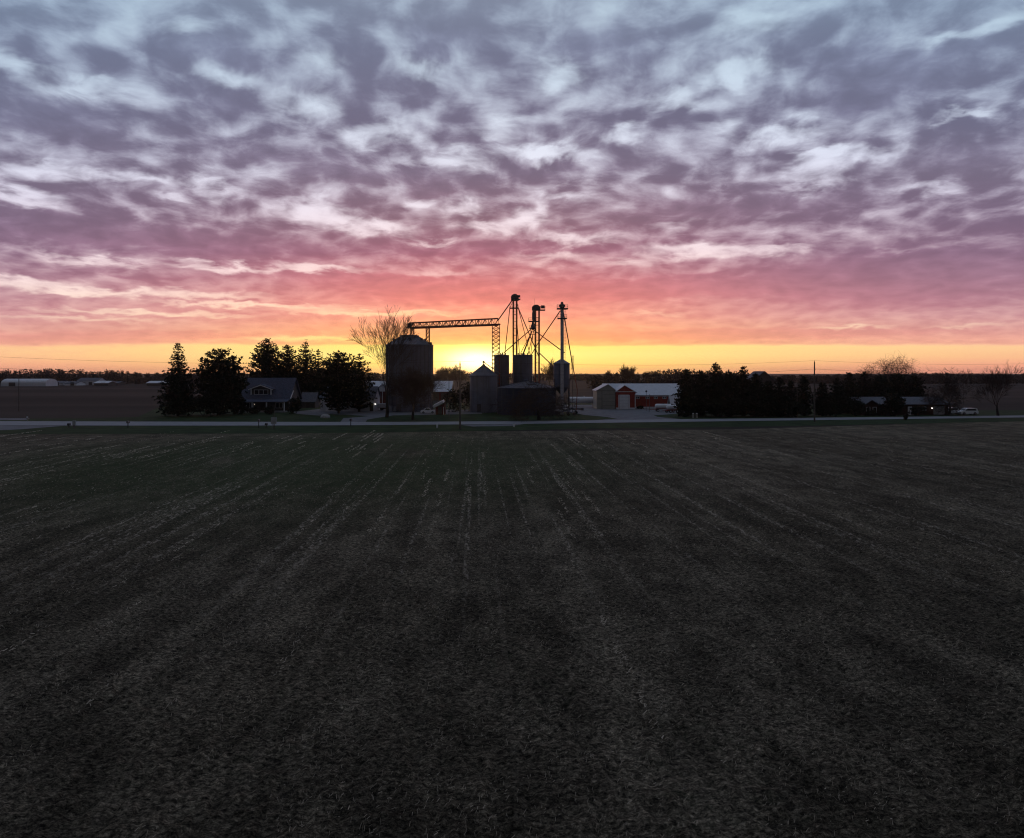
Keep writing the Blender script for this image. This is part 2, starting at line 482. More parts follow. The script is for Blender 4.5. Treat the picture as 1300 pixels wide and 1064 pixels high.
def soil_material(name, far=False):
    m_ = bpy.data.materials.new(name)
    m_.use_nodes = True
    nt = m_.node_tree
    lk = nt.links.new
    b = nt.nodes['Principled BSDF']
    b.inputs['Roughness'].default_value = 1.0
    b.inputs['Specular IOR Level'].default_value = .04
    geo = nd(nt, 'ShaderNodeNewGeometry')
    rot = nd(nt, 'ShaderNodeVectorRotate', rotation_type='Z_AXIS')
    rot.inputs['Angle'].default_value = -ROW
    lk(geo.outputs['Position'], rot.inputs['Vector'])
    pos = rot.outputs[0]

    def mp(sx, sy, sz=1):
        n = nd(nt, 'ShaderNodeMapping')
        n.inputs['Scale'].default_value = (sx, sy, sz)
        lk(pos, n.inputs['Vector'])
        return n.outputs[0]

    def noise(v, sc, det=5, ro=.55, di=0):
        n = nd(nt, 'ShaderNodeTexNoise')
        lk(v, n.inputs['Vector'])
        n.inputs['Scale'].default_value = sc
        n.inputs['Detail'].default_value = det
        n.inputs['Roughness'].default_value = ro
        n.inputs['Distortion'].default_value = di
        return n.outputs['Fac']

    def mr(v, a, b_, c=0.0, d=1.0):
        n = nd(nt, 'ShaderNodeMapRange')
        n.interpolation_type = 'SMOOTHSTEP'
        lk(v, n.inputs['Value'])
        for k, x in zip(('From Min', 'From Max', 'To Min', 'To Max'), (a, b_, c, d)):
            n.inputs[k].default_value = x
        return n.outputs['Result']

    def m(op, a, b_):
        n = nd(nt, 'ShaderNodeMath', operation=op)
        for i, v in enumerate((a, b_)):
            if hasattr(v, 'node'): lk(v, n.inputs[i])
            else: n.inputs[i].default_value = v
        return n.outputs[0]

    def mix(f, a, b_):
        n = nd(nt, 'ShaderNodeMixRGB')
        for i, v in enumerate((f, a, b_)):
            if hasattr(v, 'node'): lk(v, n.inputs[i])
            else: n.inputs[i].default_value = v
        return n.outputs['Color']

    if far:
        bands = noise(mp(.002, .02), 1.0, 4, .5)
        col = mix(mr(bands, .35, .65), (.028, .023, .020, 1), (.050, .040, .034, 1))
        lk(col, b.inputs['Base Color'])
        return m_
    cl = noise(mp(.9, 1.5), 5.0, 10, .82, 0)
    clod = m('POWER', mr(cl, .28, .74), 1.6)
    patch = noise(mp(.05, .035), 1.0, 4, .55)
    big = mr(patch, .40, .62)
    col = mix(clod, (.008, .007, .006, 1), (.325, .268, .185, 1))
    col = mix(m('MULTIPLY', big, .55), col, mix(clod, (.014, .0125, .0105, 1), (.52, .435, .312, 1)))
    mid_ = noise(mp(.55, .28), 1.0, 4, .6)
    wheel = noise(mp(.32, .006), 1.0, 2, .5)
    speck = mr(noise(mp(1.0, 1.2), 14.0, 6, .78), .36, .64, .42, 1.7)
    speck = m('MULTIPLY', speck, mr(noise(mp(.9, 1.3), 6.5, 3, .6), .35, .65, .62, 1.4))
    tone = m('MULTIPLY', m('MULTIPLY', speck, mr(mid_, .30, .70, .62, 1.38)), mr(wheel, .40, .62, .85, 1.14))
    tone = m('MULTIPLY', tone, .97)
    tn = nd(nt, 'ShaderNodeVectorMath', operation='SCALE')
    lk(col, tn.inputs[0]); lk(tone, tn.inputs['Scale'])
    col = tn.outputs[0]
    # thin green cover crop, mostly on the left half of the field
    g = nd(nt, 'ShaderNodeVectorMath', operation='MULTIPLY_ADD')
    lk(geo.outputs['Position'], g.inputs[0])
    g.inputs[1].default_value = (1 / 48, 1 / 44, 0)
    g.inputs[2].default_value = (26 / 48, -84 / 44, 0)
    ln = nd(nt, 'ShaderNodeVectorMath', operation='LENGTH')
    lk(g.outputs[0], ln.inputs[0])
    gm = m('MULTIPLY', mr(ln.outputs['Value'], .35, 1.1, 1.0, 0.0), mr(noise(mp(.12, .05), 1.0, 6, .6), .2, .5))
    gf = m('MULTIPLY', gm, mr(noise(mp(2.0, .8), 1.6, 5, .6), .22, .55))
    col = mix(m('MULTIPLY', gf, .8), col, (.046, .068, .028, 1))
    gs = m('MULTIPLY', mr(noise(mp(.08, .06), 1.0, 5, .6), .5, .7), mr(noise(mp(1.3, 1.3), 2.0, 5), .5, .7))
    col = mix(m('MULTIPLY', gs, .55), col, (.062, .078, .042, 1))
    # pale crop residue lying along the rows
    row = noise(mp(1.55, .012), 1.0, 2, .5)
    dash = noise(mp(3.2, 1.3), 1.7, 6, .72)
    area = mr(noise(mp(.03, .022), 1.0, 3, .5), .32, .52)
    res = m('MULTIPLY', m('MULTIPLY', mr(row, .56, .625), mr(dash, .49, .565)), area)
    sy = nd(nt, 'ShaderNodeSeparateXYZ'); lk(pos, sy.inputs[0])
    res = m('MULTIPLY', res, m('MULTIPLY', mr(sy.outputs[1], 24, 50, .10, 1.0), mr(sy.outputs[1], 84, 108, 1.0, .15)))   # nearer ground was worked once more, its rows are broken up
    res2 = mr(noise(mp(.7, 1.2), 8.0, 5, .75, .5), .60, .70)
    col = mix(m('MULTIPLY', res2, .55), col, (.42, .36, .27, 1))
    col = mix(m('MULTIPLY', m('MULTIPLY', res, mr(noise(mp(5.0, 2.2), 1.0, 4, .7), .38, .58)), .72), col, (.62, .53, .42, 1))
    lk(col, b.inputs['Base Color'])
    bp = nd(nt, 'ShaderNodeBump')
    bp.inputs['Strength'].default_value = 1.0
    bp.inputs['Distance'].default_value = .25
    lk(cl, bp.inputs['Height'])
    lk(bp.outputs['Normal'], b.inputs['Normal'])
    return m_


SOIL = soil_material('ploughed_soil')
FAR = soil_material('far_soil', True)
GRASS = mat('mown_grass', (.026, .042, .017), .95, 0, .45, .35, .8, 3, spec=.05)
GRAVEL = mat('pale_gravel', (.15, .15, .16), .95, 0, .25, .5, .5, 6, spec=.1)
ROADM = mat('pale_asphalt', (.235, .235, .25), .9, 0, .12, .6, .15, 20, spec=.2)


def sheet(name, pts, z, m_, kind='structure'):
    mb = MB()
    mb.add([(x, y, z) for x, y in pts], [tuple(range(len(pts)))])
    o = mb.build(name, m_)
    return tag(o, kind=kind)


def pxs(pts):
    return [(wx(px, gy(py)), gy(py)) for px, py in pts]


sheet('ground', [(-4500, -600), (4500, -600), (4500, 6000), (-4500, 6000)], -.02, FAR)


def vnoise(x, y, seed):
    xi = np.floor(x).astype(np.int64); yi = np.floor(y).astype(np.int64)
    fx = x - xi; fy = y - yi
    fx = fx * fx * (3 - 2 * fx); fy = fy * fy * (3 - 2 * fy)

    def h(a, b):
        n = (a * 374761393 + b * 668265263 + seed * 1442695041) & 0x7fffffff
        n = ((n ^ (n >> 13)) * 1274126177) & 0x7fffffff
        return ((n ^ (n >> 16)) & 0xffff) / 65535.0
    return (h(xi, yi) * (1 - fx) + h(xi + 1, yi) * fx) * (1 - fy) + (h(xi, yi + 1) * (1 - fx) + h(xi + 1, yi + 1) * fx) * fy


def field():
    NY, NX = 330, 900
    ys = 10.0 * (11.55 ** (np.arange(NY) / (NY - 1)))
    ys = np.concatenate([[-60, -20, 0, 6], ys])
    u = np.linspace(-1, 1, NX)
    X = np.empty((len(ys), NX)); Y = np.empty_like(X)
    for i, y in enumerate(ys):
        X[i] = u * (max(y, 8) * .86 + 9)
        Y[i] = y
    c, s = math.cos(ROW), math.sin(ROW)
    xr = X * c + Y * s; yr = -X * s + Y * c
    wxr = xr + .35 * (vnoise(X * 1.3, Y * 1.3, 9) - .5)
    Z = .07 * vnoise(xr * 2.6, yr * 1.9, 1) + .085 * vnoise(wxr * 6.0, yr * 4.6, 2) + .06 * vnoise(xr * 13, yr * 11, 3)
    Z += .22 * np.maximum(0, vnoise(wxr * 4.1, yr * 3.3, 5) - .62)
    Z += .02 * np.sin(xr * 2 * math.pi / .76)
    Z += .5 * vnoise(X * .05, Y * .05, 4) * np.clip((Y - 8) / 30, 0, 1) * .15
    fade = np.clip((1 - np.abs(u)) * 12, 0, 1)[None, :] * np.clip((116 - Y) / 12, 0, 1) * np.clip((Y - 2) / 6, 0, 1)
    Z = Z * fade + .004
    me = bpy.data.meshes.new('field')
    n, mm = X.shape
    me.vertices.add(n * mm)
    me.vertices.foreach_set('co', np.stack([X, Y, Z], -1).astype(np.float32).ravel())
    idx = np.arange(n * mm).reshape(n, mm)
    q = np.stack([idx[:-1, :-1], idx[:-1, 1:], idx[1:, 1:], idx[1:, :-1]], -1).reshape(-1, 4)
    me.loops.add(q.size)
    me.loops.foreach_set('vertex_index', q.ravel().astype(np.int32))
    me.polygons.add(len(q))
    me.polygons.foreach_set('loop_start', np.arange(0, q.size, 4, dtype=np.int32))
    me.polygons.foreach_set('use_smooth', np.ones(len(q), dtype=bool))
    me.update(calc_edges=True)
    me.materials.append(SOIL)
    o = bpy.data.objects.new('field', me)
    COL.objects.link(o)
    tag(o, kind='structure')


field()
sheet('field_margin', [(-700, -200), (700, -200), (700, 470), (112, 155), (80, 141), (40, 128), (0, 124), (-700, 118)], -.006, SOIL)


def interp(tab, x):
    if x <= tab[0][0]: (a, b) = tab[0], tab[1]
    elif x >= tab[-1][0]: (a, b) = tab[-2], tab[-1]
    else:
        for a, b in zip(tab, tab[1:]):
            if a[0] <= x <= b[0]: break
    t = (x - a[0]) / (b[0] - a[0])
    return a[1] + (b[1] - a[1]) * t


ROAD_FAR = [(0, 534.9), (150, 535.4), (300, 535.8), (420, 536), (500, 535.9), (650, 535.0), (730, 534.1), (860, 532.4), (1034, 530.6), (1150, 529.4), (1300, 527.6)]
ROAD_NEAR = [(0, 540.4), (150, 540.6), (300, 540.6), (420, 540.3), (500, 539.8), (650, 538.6), (730, 537.5), (860, 535.8), (1034, 533.6), (1150, 532.2), (1300, 530.2)]
EDGE = [(0, 551), (150, 551), (300, 550.5), (420, 550), (500, 549), (650, 546.5), (730, 544.5), (860, 543), (1034, 540.5), (1150, 538), (1300, 535)]


def band(name, near, far, z, m_, x0=0, x1=1300, ext=True):
    mb = MB()
    xs = list(range(x0, x1 + 1, 25))
    ring = [(wx(x, gy(interp(near, x))), gy(interp(near, x)), wx(x, gy(interp(far, x))), gy(interp(far, x))) for x in xs]
    if ext:
        a, b = ring[0], ring[1]
        ring.insert(0, (a[0] - 300, a[1] - 2, a[2] - 300, a[3] - 2))
        a = ring[-1]
        ring.append((a[0] + 300, a[1] + 55, a[2] + 300, a[3] + 55))
    vs = []
    for r in ring:
        vs += [(r[0], r[1], z), (r[2], r[3], z)]
    mb.add(vs, [(2 * i, 2 * i + 2, 2 * i + 3, 2 * i + 1) for i in range(len(ring) - 1)])
    return tag(mb.build(name, m_), kind='structure')


band('grass_verge', EDGE, ROAD_NEAR, .012, GRASS)
LAWNF = [(0, 531.5), (120, 531), (190, 529), (205, 512), (860, 512), (870, 514), (1080, 514), (1200, 521), (1300, 521)]
band('lawn', ROAD_FAR, LAWNF, .010, GRASS, ext=True)
band('road', ROAD_NEAR, ROAD_FAR, .05, ROADM)
sheet('gravel_yard', pxs([(738, 534.2), (775, 534.0), (868, 532.5), (835, 529.5), (830, 527.5), (862, 525.2), (930, 524.2), (930, 522.8), (868, 522.4), (866, 514), (700, 514), (700, 521), (727, 524), (742, 527), (770, 529.5), (784, 532)]), .030, GRAVEL)
sheet('driveway', pxs([(432, 536.1), (464, 536.1), (466, 533), (483, 530), (500, 527.5), (560, 526.5), (612, 525.5), (612, 520.5), (405, 519.5), (372, 523), (376, 525.5), (405, 527.8), (418, 526), (445, 527), (468, 528.4), (460, 529.3), (436, 531)]), .030, GRAVEL)
sheet('side_road', pxs([(-220, 533), (34, 533.4), (38, 531.2), (-220, 530.2)]), .022, GRAVEL)
sheet('field_entrance', pxs([(-140, 540.3), (82, 540.7), (60, 542.5), (30, 545), (-10, 547), (-140, 549)]), .030, GRAVEL)
sheet('gravel_shoulder', pxs([(585, 539.5), (665, 538.6), (650, 541.0), (600, 541.6)]), .026, GRAVEL)


def residue():
    rng = np.random.default_rng(5)
    vs = []; fs = []
    N = 60000
    def put(x, y, ln, wd, ang, tilt, z):
        dxx, dyy = math.cos(ang) * ln / 2, math.sin(ang) * ln / 2
        ox, oy = -math.sin(ang) * wd / 2, math.cos(ang) * wd / 2
        b = len(vs)
        vs.extend([(x - dxx - ox, y - dyy - oy, z), (x - dxx + ox, y - dyy + oy, z + wd), (x + dxx + ox, y + dyy + oy, z + tilt + wd), (x + dxx - ox, y + dyy - oy, z + tilt)])
        fs.append((b, b + 1, b + 2, b + 3))
    ys = 12 + 70 * rng.random(N) ** 1.1
    xs = (rng.random(N) * 2 - 1) * (ys * .84 + 6)
    dn = vnoise(xs * .09, ys * .09, 21) * .7 + vnoise(xs * .6, ys * .6, 22) * .5
    for x, y, dd in zip(xs, ys, dn):
        if dd < .58: continue
        put(x, y, rng.uniform(.02, .11), rng.uniform(.004, .009), rng.uniform(0, math.pi), rng.uniform(-.02, .10), .12 + .07 * rng.random())
    # streaks left along the rows
    c, s = math.cos(-ROW), math.sin(-ROW)
    for k in range(-110, 150):
        xr = k * .76 + rng.uniform(-.08, .08)
        if rng.random() < (.45 if k < 8 else .25): continue
        y = rng.uniform(18, 60)
        while y < 112:
            run = rng.uniform(1, 14)
            dns = rng.uniform(3, 13) if rng.random() < .6 else 0
            if vnoise(np.array([xr * .06]), np.array([y * .03]), 31)[0] < .45: dns *= .1
            for _ in range(int(run * dns)):
                yy = y + rng.random() * run
                xx = xr + rng.normal(0, .10)
                X_ = xx - math.sin(ROW) * yy; Y_ = yy
                put(X_, Y_, rng.uniform(.05, .20), rng.uniform(.006, .012) + .00022 * yy, rng.uniform(0, math.pi), rng.uniform(-.02, .07), .12 + .06 * rng.random())
            y += run + rng.uniform(.5, 8)
    mb = MB(); mb.v = vs; mb.f = fs
    o = mb.build('crop_residue', mat('dry_stalks', (.56, .48, .37), .9, 0, .45, .8))
    tag(o, 'short pale stalks of old crop scattered along the rows of the dark field', 'crop residue', kind='stuff')


residue()

# ------------------------------------------------------------------ trees
def tuft(mb, p, size, rnd, n=4, up=0.0, el=1.0):
    px, py, pz = p
    for _ in range(n):
        a = rnd.uniform(0, 2 * math.pi); e = rnd.uniform(-.9, 1.0) + up
        l = size * rnd.uniform(.6, 1.3)
        w = l * rnd.uniform(.16, .34)
        ca, sa, ce, se = math.cos(a), math.sin(a), math.cos(e), math.sin(e)
        d = (ca * ce * l, sa * ce * l, se * l * el)
        t = rnd.uniform(0, math.pi)
        o = (-sa * math.cos(t) * w - ca * se * math.sin(t) * w, ca * math.cos(t) * w - sa * se * math.sin(t) * w, ce * math.sin(t) * w)
        mb.add([(px - d[0] * .35, py - d[1] * .35, pz - d[2] * .35), (px + d[0] * .25 + o[0], py + d[1] * .25 + o[1], pz + d[2] * .25 + o[2]),
                (px + d[0], py + d[1], pz + d[2]), (px + d[0] * .25 - o[0], py + d[1] * .25 - o[1], pz + d[2] * .25 - o[2])], [(0, 1, 2, 3)])


PROFILES = {
    'spruce': lambda t: (1 - t) ** .62 * (.78 + .22 * min(1, t * 6)),
    'pine': lambda t: max(.05, math.sin(math.pi * min(1, max(0, (t * .86 + .12)))) ** .7),
    'dense': lambda t: (max(0, 1 - t ** 2.4)) ** .6 * (.8 + .2 * min(1, t * 4)),
    'tall': lambda t: (max(0, 1 - t ** 2.3)) ** .75 * (.8 + .2 * min(1, t * 3)),
}


def evergreen(name, px, Y, top, halfpx, label, cat='tree', prof='pine', seed=1, skirt=.05, layers=22, gaps=.12, m_='needle', group=None, tsize=1.0, lean=0):
    h = wz(top, Y); r = halfpx * s_(Y)
    rnd = random.Random(seed)
    root = thing(name, (wx(px, Y), Y, 0), label, cat, group)
    tr = MB()
    tr.tube((0, 0, -.1), (lean * .6, 0, h * .6), .022 * h, .011 * h, 8)
    tr.tube((lean * .6, 0, h * .6), (lean, 0, h * .96), .011 * h, .03, 6)
    br = MB(); cr = MB()
    pf = PROFILES[prof]
    layers = int(layers * 1.45)
    for i in range(layers):
        t = skirt + (1 - skirt) * (i + rnd.uniform(-.3, .3)) / layers
        t = min(.985, max(skirt, t))
        R = r * pf((t - skirt) / (1 - skirt))
        z = h * t
        nb = max(5, int(6 + R * 1.7))
        a0 = rnd.uniform(0, 6.28)
        for k in range(nb):
            if rnd.random() < gaps: continue
            a = a0 + 2 * math.pi * k / nb + rnd.uniform(-.3, .3)
            l = R * rnd.choice((rnd.uniform(.72, 1.0), rnd.uniform(.85, 1.12)))
            rise = {'spruce': rnd.uniform(-.22, .06), 'pine': rnd.uniform(-.02, .35), 'dense': rnd.uniform(0, .5), 'tall': rnd.uniform(.05, .5)}[prof] * l
            lx = lean * t
            p0 = (lx, 0, z - rise * .3)
            if l > .6:
                br.tube(p0, (lx + math.cos(a) * l * .9, math.sin(a) * l * .9, z + rise * .75), .03 + .012 * l, .015, 4, False)
            nt_ = max(2, int(l * 2.0))
            for j in range(nt_):
                f = (j + rnd.uniform(.3, 1.0)) / nt_
                if prof == 'pine' and f < .3 and rnd.random() < .5: continue
                sp = .16 * l * f
                p = (lx + math.cos(a) * l * f + rnd.uniform(-sp, sp), math.sin(a) * l * f + rnd.uniform(-sp, sp), z + rise * f ** 1.5 + rnd.uniform(-.14, .18) * (.4 + l * .22))
                tuft(cr, p, (.25 + .062 * min(l, 5)) * tsize * rnd.uniform(.7, 1.25), rnd, 9, .15 if prof != 'spruce' else -.1)
    for _ in range(16):
        e_ = rnd.uniform(.05, 1.6)
        tuft(cr, (lean + rnd.gauss(0, .12 + .3 * e_), rnd.gauss(0, .12 + .3 * e_), h - e_), .45 * tsize, rnd, 3, .7)
    tr.v, tr.f = tr.v, tr.f
    t_o = tr.build('trunk', M['bark'], root)
    br.build('limbs', M['bark'], root)
    cr.build('crown', M[m_], root)
    return root


def bush(name, px, Y, top, halfpx, label, cat='shrub', seed=1, group=None, n=420, base=0, sc=1.0):
    h = wz(top, Y) - base; r = halfpx * s_(Y)
    rnd = random.Random(seed)
    root = thing(name, (wx(px, Y), Y, base), label, cat, group)
    st = MB(); cr = MB()
    for k in range(7):
        a = rnd.uniform(0, 6.28)
        st.tube((0, 0, -.05), (math.cos(a) * r * .5, math.sin(a) * r * .5, h * rnd.uniform(.5, .8)), .04, .015, 4, False)
    lob = [(rnd.uniform(-.6, .6) * r, rnd.uniform(-.6, .6) * r, h * rnd.uniform(.25, .72), rnd.uniform(.35, .62)) for _ in range(8)]
    for _ in range(n):
        lx, ly, lz, lr = rnd.choice(lob)
        a = rnd.uniform(0, 6.28); u = rnd.uniform(-1, 1); q = rnd.random() ** .45
        c_ = math.sqrt(1 - u * u)
        p = (lx + math.cos(a) * c_ * q * r * lr, ly + math.sin(a) * c_ * q * r * lr, max(.1, min(h * 1.02, lz + u * q * h * lr * .75)))
        tuft(cr, p, min(.55, .2 + .12 * r) * sc, rnd, 4, .2)
    st.build('stems', M['bark'], root)
    cr.build('crown', M['shrub'], root)
    return root


def bare_tree(name, px, Y, top, halfpx, label, cat='bare tree', seed=1, fork=.22, spread=.55, levels=5, trunk=.018, group=None, up=.25, kids=(4, 6), minr=.012, dense=1.0, wob=.075, xoff=0.0, twig=None):
    h = wz(top, Y); r = halfpx * s_(Y)
    rnd = random.Random(seed)
    segs = []

    def grow(p, d, ln, rad, lev):
        n = 4 if lev < 3 else 3
        q = p
        pts = [p]
        for i in range(n):
            d = (d + Vector((rnd.gauss(0, wob), rnd.gauss(0, wob), rnd.gauss(0, wob * .6) + up * (.10 if lev < levels else .2)))).normalized()
            e = q + d * (ln / n)
            r0 = rad * (1 - .6 * i / n); r1 = rad * (1 - .6 * (i + 1) / n)
            segs.append((q, e, r0, r1, lev))
            q = e
            pts.append((q, d, r1))
        if lev >= levels: return
        nk = rnd.randint(*kids)
        a0 = rnd.uniform(0, 6.28)
        for k in range(nk):
            i = rnd.randint(1, n) if lev > 0 else rnd.randint(2, n)
            if k == 0: i = n
            bp, bd, brad = pts[i]
            ax = bd.orthogonal().normalized()
            ax.rotate(Matrix.Rotation(a0 + 2.4 * k + rnd.uniform(-.5, .5), 3, bd))
            ang = rnd.uniform(.45, 1.0) * sp_
            nd_ = (bd * math.cos(ang) + ax * math.sin(ang)).normalized()
            grow(bp, nd_, ln * rnd.uniform(.6, .88) * (1.25 if lev == 0 else 1), brad * rnd.uniform(.42, .62), lev + 1)

    sp_ = spread * 1.5
    state = rnd.getstate()
    for attempt in range(5):
        segs.clear(); rnd.setstate(state)
        grow(Vector((0, 0, 0)), Vector((0, 0, 1)), fork * 2.2, trunk * 1.0, 0)
        zs = sorted(e.z for _, e, _, _, _ in segs); mz = zs[int(len(zs) * .985)]
        xs = sorted(e.x for _, e, _, _, l in segs); n = len(xs)
        ext = (xs[int(n * .985)] - xs[int(n * .015)]) / 2
        cx = (xs[int(n * .985)] + xs[int(n * .015)]) / 2
        kz = h / mz; kx = r / ext
        if .9 < kx / kz < 1.1: break
        sp_ = min(1.5, max(.15, sp_ * (kx / kz) ** .8))
    root = thing(name, (wx(px, Y), Y, 0), label, cat, group)
    tr = MB(); cr = MB()

    def T(v):
        f = min(1, v.z / (mz * .6))
        return ((v.x - cx * f) * kx + xoff * f, v.y * kx, v.z * kz - .08)
    RS = h
    minr = max(minr, .00010 * Y) * dense
    for a, b, r0, r1, l in segs:
        mb = tr if l == 0 else cr
        mb.tube(T(a), T(b), max(minr, r0 * RS), max(minr * .8, r1 * RS), 8 if l == 0 else (5 if l < 3 else 3), False)
    tr.build('trunk', M['bark'], root)
    cr.build('crown', M[twig or 'twig'], root)
    return root


# left group by the house
evergreen('spruce_tree', 226, gy(528), 435, 27, 'ragged pointed spruce at the left end of the farmyard trees', 'tree', 'spruce', 11, .04, 26, .16, 'needle_b')
evergreen('pine_tree', 279, gy(527), 442, 35, 'broad flat-topped pine left of the house with the dormer', 'tree', 'pine', 12, .03, 17, .16)
evergreen('pine_tree', 338, gy(514), 430, 25, 'tallest dense evergreen, rising behind the left side of the dormer house', 'tree', 'dense', 13, .08, 22, .10)
evergreen('pine_tree', 365, gy(513.5), 438, 22, 'rounded evergreen directly behind the right side of the dormer house', 'tree', 'dense', 14, .06, 20, .12)
evergreen('pine_tree', 388, gy(515), 434, 21, 'slim open-topped pine beside the tall antenna mast', 'tree', 'tall', 15, .1, 18, .2)
evergreen('pine_tree', 430, gy(525), 446, 30, 'wide dark pine standing in front of the white garage', 'tree', 'pine', 16, .06, 19, .10)
evergreen('pine_tree', 456, gy(523), 449, 21, 'smaller pine with outstretched boughs on the right of the garage pine', 'tree', 'tall', 17, .06, 17, .15)
evergreen('pine_tree', 404, gy(516), 444, 17, 'pine with a few side boughs between antenna mast and garage', 'tree', 'tall', 18, .1, 15, .25)
bush('shrub', 258, gy(528), 492, 34, 'dark mass of shrubs filling the gap between the spruce and the flat-topped pine', seed=21, n=800)
bush('shrub', 306, gy(514), 474, 20, 'tall dark thicket behind the left gable of the dormer house', seed=19, n=700)
bush('shrub', 385, gy(514), 470, 22, 'tall dark thicket behind the small blue-grey shed', seed=20, n=700)
bush('shrub', 300, gy(526), 502, 12, 'low dark shrub at the left corner of the dormer house', seed=22)
bush('shrub', 376, gy(525), 504, 10, 'dark shrub at the right corner of the dormer house', seed=23)
bush('shrub', 318, gy(526), 516, 9, 'foundation shrub below the left porch posts of the dormer house', seed=24, n=200)
bush('shrub', 342, gy(526), 516, 10, 'foundation shrub below the middle of the dormer house porch', seed=25, n=200)
bush('shrub', 590, gy(522), 484, 24, 'big rounded dark bush left of the small silver bin', seed=26, n=900)
bush('shrub', 571, gy(518), 494, 10, 'dark bush behind the thin pole and red shed', seed=27, n=300)

# bare trees in the yard
bare_tree('bare_tree', 491, gy(530), 400, 35, 'tall bare tree with spreading twigs left of the biggest grain bin', seed=231, fork=.17, spread=.46, levels=6, trunk=.018, kids=(3, 4), up=.18, dense=1.3, wob=.14)
bare_tree('bare_tree', 524, gy(533), 471, 29, 'small round-headed bare tree in front of the biggest grain bin', seed=32, fork=.17, spread=.50, levels=6, trunk=.032, kids=(4, 5), up=.25, dense=1.3)
bare_tree('bare_tree', 684, gy(533), 487, 46, 'wide low bare tree in front of the wide dark bin', seed=33, fork=.30, spread=.9, levels=5, trunk=.062, kids=(4, 5), up=-.05, dense=1.8)
# right hand side
bare_tree('bare_tree', 1131, gy(503), 456, 33, 'large fan-shaped bare tree rising behind the low ranch house', seed=34, fork=.16, spread=.5, levels=5, trunk=.018, kids=(4, 6), up=.35)
bare_tree('bare_tree', 1205, gy(527), 473, 24, 'bare tree with a thick trunk between ranch house and parked white cars', seed=35, fork=.30, spread=.6, levels=6, trunk=.035, kids=(4, 4), up=.1, dense=1.3)
bare_tree('bare_tree', 1267, gy(528), 467, 22, 'bare tree with upswept twigs standing alone at the right edge', seed=36, fork=.28, spread=.42, levels=6, trunk=.030, kids=(3, 4), up=.5, dense=1.2)
bare_tree('bare_tree', 797, gy(494), 466, 9, 'lone bare tree on the skyline above the red barn roof', seed=37, levels=5, trunk=.02)
bare_tree('bare_tree', 564, gy(491), 467, 11, 'bare tree on the skyline just right of the biggest grain bin', seed=38, levels=5, trunk=.02)
bare_tree('bare_tree', 581, gy(491), 465, 10, 'bare tree on the skyline behind the tall roadside pole near the sun', seed=39, levels=5, trunk=.02)
bare_tree('bare_tree', 697, gy(492), 459, 9, 'bare tree on the skyline between the two right elevator legs', seed=40, levels=5, trunk=.02)
bare_tree('bare_tree', 771, gy(491), 472, 7, 'low bare tree on the skyline left of the lone one over the barn', seed=41, levels=5, trunk=.02)

# dark belt right of the drive, each with what sets it apart
BELT = [(871, 529, 469, 13, 'dense', 'dark evergreen at the drive side of the belt, right of the tank trailer'),
        (889, 528, 471, 13, 'dense', 'dark evergreen in the belt straight behind the two short white posts'),
        (909, 528, 461, 15, 'tall', 'tallest evergreen of the dark belt right of the barn'),
        (926, 529, 471, 13, 'dense', 'dark evergreen just right of the tallest one in the belt'),
        (943, 528, 466, 15, 'tall', 'second tallest evergreen of the dark belt, left of the grey house peak'),
        (959, 529, 474, 12, 'dense', 'dark evergreen touching the left side of the grey house peak'),
        (975, 529, 484, 11, 'dense', 'low dark evergreen in front of the grey house peak'),
        (990, 529, 480, 10, 'dense', 'dark evergreen just right of the grey house peak'),
        (1004, 528, 485, 9, 'dense', 'dark evergreen left of the thin pale pole in the belt'),
        (1021, 528, 478, 10, 'tall', 'pointed evergreen between the thin pale pole and the roadside utility pole'),
        (1044, 528, 486, 11, 'dense', 'rounded evergreen directly right of the right utility pole'),
        (1063, 526, 480, 10, 'tall', 'evergreen at the left end of the ranch house trees'),
        (1078, 525, 473, 12, 'tall', 'evergreen left of the ranch house with a knobbly top'),
        (1097, 524, 472, 12, 'tall', 'evergreen above the left end of the ranch house roof'),
        (1117, 519, 477, 15, 'dense', 'wide evergreen behind the left half of the ranch house'),
        (1140, 518, 475, 15, 'dense', 'wide evergreen behind the middle of the ranch house'),
        (1160, 519, 477, 14, 'dense', 'wide evergreen behind the right half of the ranch house')]
for i, (px, by, top, hw, pf, lab) in enumerate(BELT):
    evergreen('evergreen_tree', px, gy(by), top, hw * 1.18, lab, 'tree', pf, 60 + i, .02, 17, .05, ['needle', 'shrub', 'needle_b'][i % 3], 'evergreens in the belt right of the drive', 1.25)
bush('shrub', 1150.5, gy(533.5), 524, 3.5, 'small dark bush at the roadside before the ranch house', seed=81, n=120)
bush('shrub', 1105, gy(527.5), 518, 9, 'low dark shrub under the left window of the ranch house', seed=82, n=220)
bush('shrub', 1137, gy(528.5), 498, 19, 'tall dark shrub hiding the middle of the ranch house', seed=83, n=500)
bush('shrub', 1166, gy(528.2), 515, 10, 'low dark shrub under the white window of the ranch house', seed=84, n=300)
bush('shrub', 1085, gy(528), 503, 14, 'dark rounded shrub covering the left corner of the ranch house', seed=91, n=420)
bush('shrub', 812, gy(519.5), 515, 5, 'round dark shrub by the white base of the red barn wall', seed=85, n=140)
bush('shrub', 870, gy(529), 500, 11, 'dark shrub at the foot of the evergreen nearest the drive', seed=86, n=320)
bush('shrub', 915, gy(529.5), 505, 22, 'dark undergrowth below the tallest evergreen of the belt', seed=87, n=600)
bush('shrub', 998, gy(529.5), 512, 20, 'dark undergrowth around the thin pale pole in the belt', seed=88, n=600)
bush('shrub', 955, gy(529.5), 503, 22, 'dark undergrowth below the grey house peak', seed=89, n=600)
